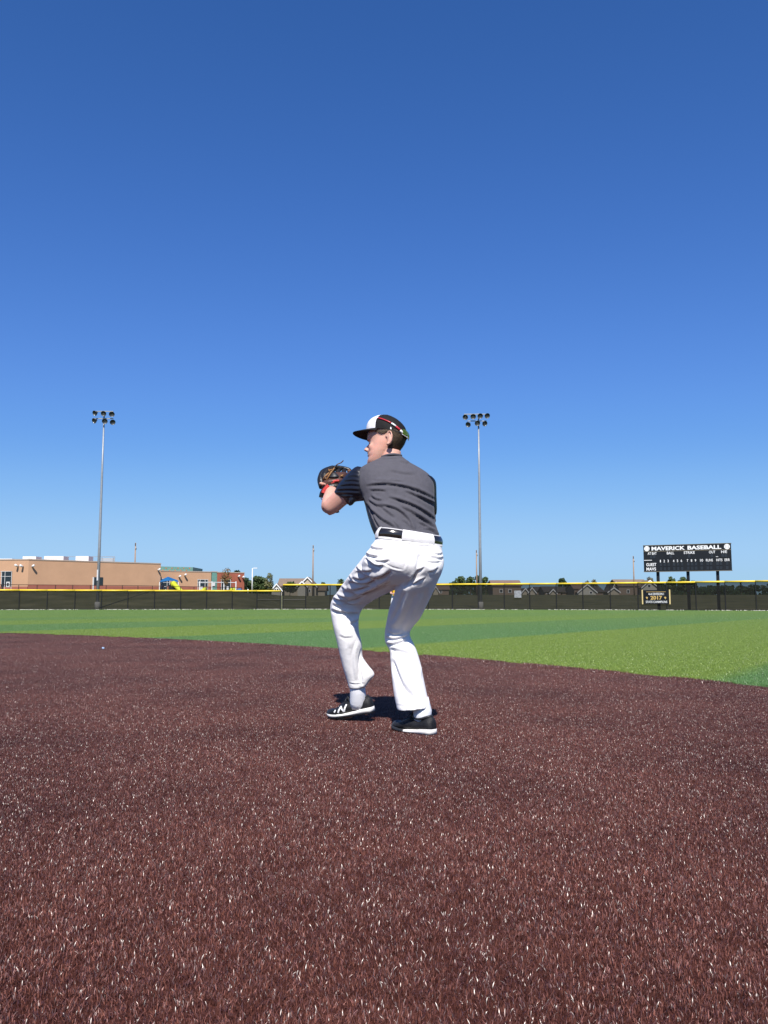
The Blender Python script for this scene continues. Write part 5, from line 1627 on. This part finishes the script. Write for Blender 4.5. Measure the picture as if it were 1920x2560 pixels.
# padded grey-black finger pad
MB().rings(loft_rings([((828, 1184), (838, 1181), 4.80, .012), ((825, 1190), (846, 1188), 4.795, .016), ((824, 1194), (847, 1193), 4.792, .016), ((832, 1197), (842, 1196.5), 4.795, .010)], 16)).build('finger_pad', m_toe, gl, True)
for a, b in (((836, 1170), (814, 1208)), ((828, 1178), (807, 1200))):
    pts = [W(a[0] + (b[0] - a[0]) * t - 2.5 * math.sin(t * 3.1), a[1] + (b[1] - a[1]) * t, 4.815 - .03 * math.sin(t * 3.1)) for t in np.linspace(0, 1, 9)]
    MB().tube(pts, .0042, 6).build('lace', m_lace, gl, True)
for a, b, w in (((822, 1173), (824, 1182), 0), ((824, 1176), (831, 1174), 0), ((816, 1186), (823, 1184), 0), ((850, 1193), (858, 1187), 0), ((852, 1188), (857, 1192), 0), ((870, 1178), (877, 1176), 0), ((812, 1198), (818, 1195), 0)):
    MB().tube([W(*a, 4.80), W((a[0] + b[0]) / 2, (a[1] + b[1]) / 2 - 1, 4.79), W(*b, 4.80)], .0035, 6).build('lace', m_lace, gl, True)
MB().tube(list(smooth_line([W(840, 1167, 4.87), W(841, 1163, 4.86), W(846, 1159.5, 4.86), (W(853, 1156.5, 4.86)), W(858.5, 1151, 4.86)], 4)), .0036, 6).build('loose_lace', m_lth, gl, True)
MB().tube(list(smooth_line([W(828, 1274, 4.72), W(836, 1279, 4.70), W(842, 1281, 4.69), W(848, 1279, 4.69)], 4)), .0042, 6).build('loose_lace', m_lbk, gl, True)
MB().tube(list(smooth_line([W(806, 1250, 4.70), W(803, 1246, 4.70), W(802.5, 1242, 4.70)], 4)), .003, 6).build('loose_lace', m_lth, gl, True)
# wrist strap with the red label
def ribbon(line, w, th, Yf, m, name, parent):
    ln = smooth_line(line, 6); mbk = MB(); rings = []
    for i, p in enumerate(ln):
        d_ = ln[min(i + 1, len(ln) - 1)] - ln[max(i - 1, 0)]; d_ /= np.linalg.norm(d_); nr = np.array((-d_[1], d_[0]))
        Y = Yf(i / (len(ln) - 1))
        a, b = W(*(p - nr * w / 2), Y), W(*(p + nr * w / 2), Y)
        rings.append([a, (a + b) / 2 - np.array((0, th * .8, 0)), b, b + np.array((0, th, 0)), a + np.array((0, th, 0))])
    return mbk.rings(rings).build(name, m, parent, True)
strap = ribbon([(805, 1244), (808, 1232), (817, 1222), (830, 1216), (846, 1216)], 16, .012, lambda t: 4.775 - .012 * math.sin(t * 3.14), m_lbk, 'wrist_strap', gl)
ribbon([(808, 1233), (812, 1224), (822, 1214)], 10.5, .008, lambda t: 4.756, m_patch, 'red_label', strap)
ribbon([(832, 1204), (840, 1202), (848, 1201.5)], 5.5, .006, lambda t: 4.768, m_patch, 'red_patch', gl)
ribbon([(828, 1208), (833, 1207), (836, 1206)], 2.5, .006, lambda t: 4.77, m_patch, 'red_patch', gl)

# ================================================================== second player, far across the field, mostly hidden
D2 = 34.0
def far_person():
    cx = W(992, 1540, D2)[0]
    fb = MB()
    def T(pts, rs, n=12): fb.tube([np.array((cx + p[0], D2 + p[1], p[2])) for p in pts], rs, n)
    T([(0, 0, .92), (0, 0, 1.1), (0, 0, 1.3), (0, 0, 1.45), (0, 0, 1.5)], [.15, .14, .17, .15, .07], 16)
    T([(0, 0, 1.45), (0, -.01, 1.55)], [.055, .05])
    T([(0, -.01, 1.52), (0, -.02, 1.56), (0, -.02, 1.63), (0, -.01, 1.70), (0, 0, 1.75)], [.05, .075, .088, .08, .03], 16)
    T([(0, -.10, 1.62), (0, -.115, 1.60)], [.012, .016], 8)
    for s in (-1, 1):
        T([(s * .08, 0, .95), (s * .13, .0, .70), (s * .17, -.02, .48), (s * .19, .02, .25), (s * .2, .04, .06)], [.10, .088, .064, .058, .045], 14)
        T([(s * .2, .04, .05), (s * .21, -.08, .045), (s * .22, -.17, .035)], [.045, .045, .035], 10)
        T([(s * .15, 0, 1.42), (s * .22, .0, 1.36), (s * .27, .02, 1.18), (s * .22, -.12, 1.02), (s * .12, -.26, 1.02)], [.06, .055, .045, .04, .03], 12)
        T([(s * .12, -.25, 1.02), (s * .08, -.33, 1.01)], [.034, .03], 8)
        for k in range(4): T([(s * .09 - s * .01 * k, -.32, 1.04 - .02 * k), (s * .05 - s * .01 * k, -.36, 1.03 - .02 * k), (s * .03, -.34, 1.02 - .02 * k)], [.011, .010, .008], 6)
        T([(s * .11, -.28, 1.05), (s * .08, -.33, 1.08)], [.012, .009], 6)
    v, n_, f = remesh(fb, .014, 4)
    o = obj('person', v, f, m_skin, smooth=True, loc=(cx, D2, 0))
    tag(o, 'player in yellow shirt and white pants standing in the outfield beyond', 'person')
    cl = MB()
    def T2(mb, pts, rs, n=14): mb.tube([np.array((cx + p[0], D2 + p[1], p[2])) for p in pts], rs, n)
    a = MB(); T2(a, [(0, 0, .86), (0, 0, 1.0), (0, 0, 1.15), (0, 0, 1.32), (0, 0, 1.46), (0, 0, 1.5)], [.18, .175, .17, .19, .16, .08], 18)
    for s in (-1, 1): T2(a, [(s * .13, 0, 1.42), (s * .22, 0, 1.36), (s * .265, .01, 1.22)], [.075, .075, .07])
    v, n_, f = remesh(a, .014, 3); obj('shirt', v, f, mat('yellow_shirt', (.75, .48, .02), .7, .2, .05), o, True)
    a = MB(); T2(a, [(0, 0, 1.0), (0, 0, .9), (0, 0, .82)], [.165, .17, .12], 18)
    for s in (-1, 1): T2(a, [(s * .08, 0, .95), (s * .135, 0, .70), (s * .172, -.02, .48), (s * .19, .02, .25), (s * .2, .04, .10)], [.115, .105, .085, .08, .075])
    v, n_, f = remesh(a, .014, 3); obj('pants', v, f, m_pants, o, True)
    a = MB(); T2(a, [(0, -.01, 1.665), (0, -.01, 1.72), (0, 0, 1.775)], [.096, .09, .03], 16); cp = a.build('cap', m_capb, o, True)
    MB().box((cx, D2 - .15, 1.67), (.15, .12, .012)).build('brim', m_capb, cp)
    for s in (-1, 1): MB().tube([(cx + s * .2, D2 + .08, .05), (cx + s * .21, D2 - .08, .05), (cx + s * .22, D2 - .19, .035)], [.05, .052, .036], 12).build('shoe', m_shoe, o, True)
far_person()
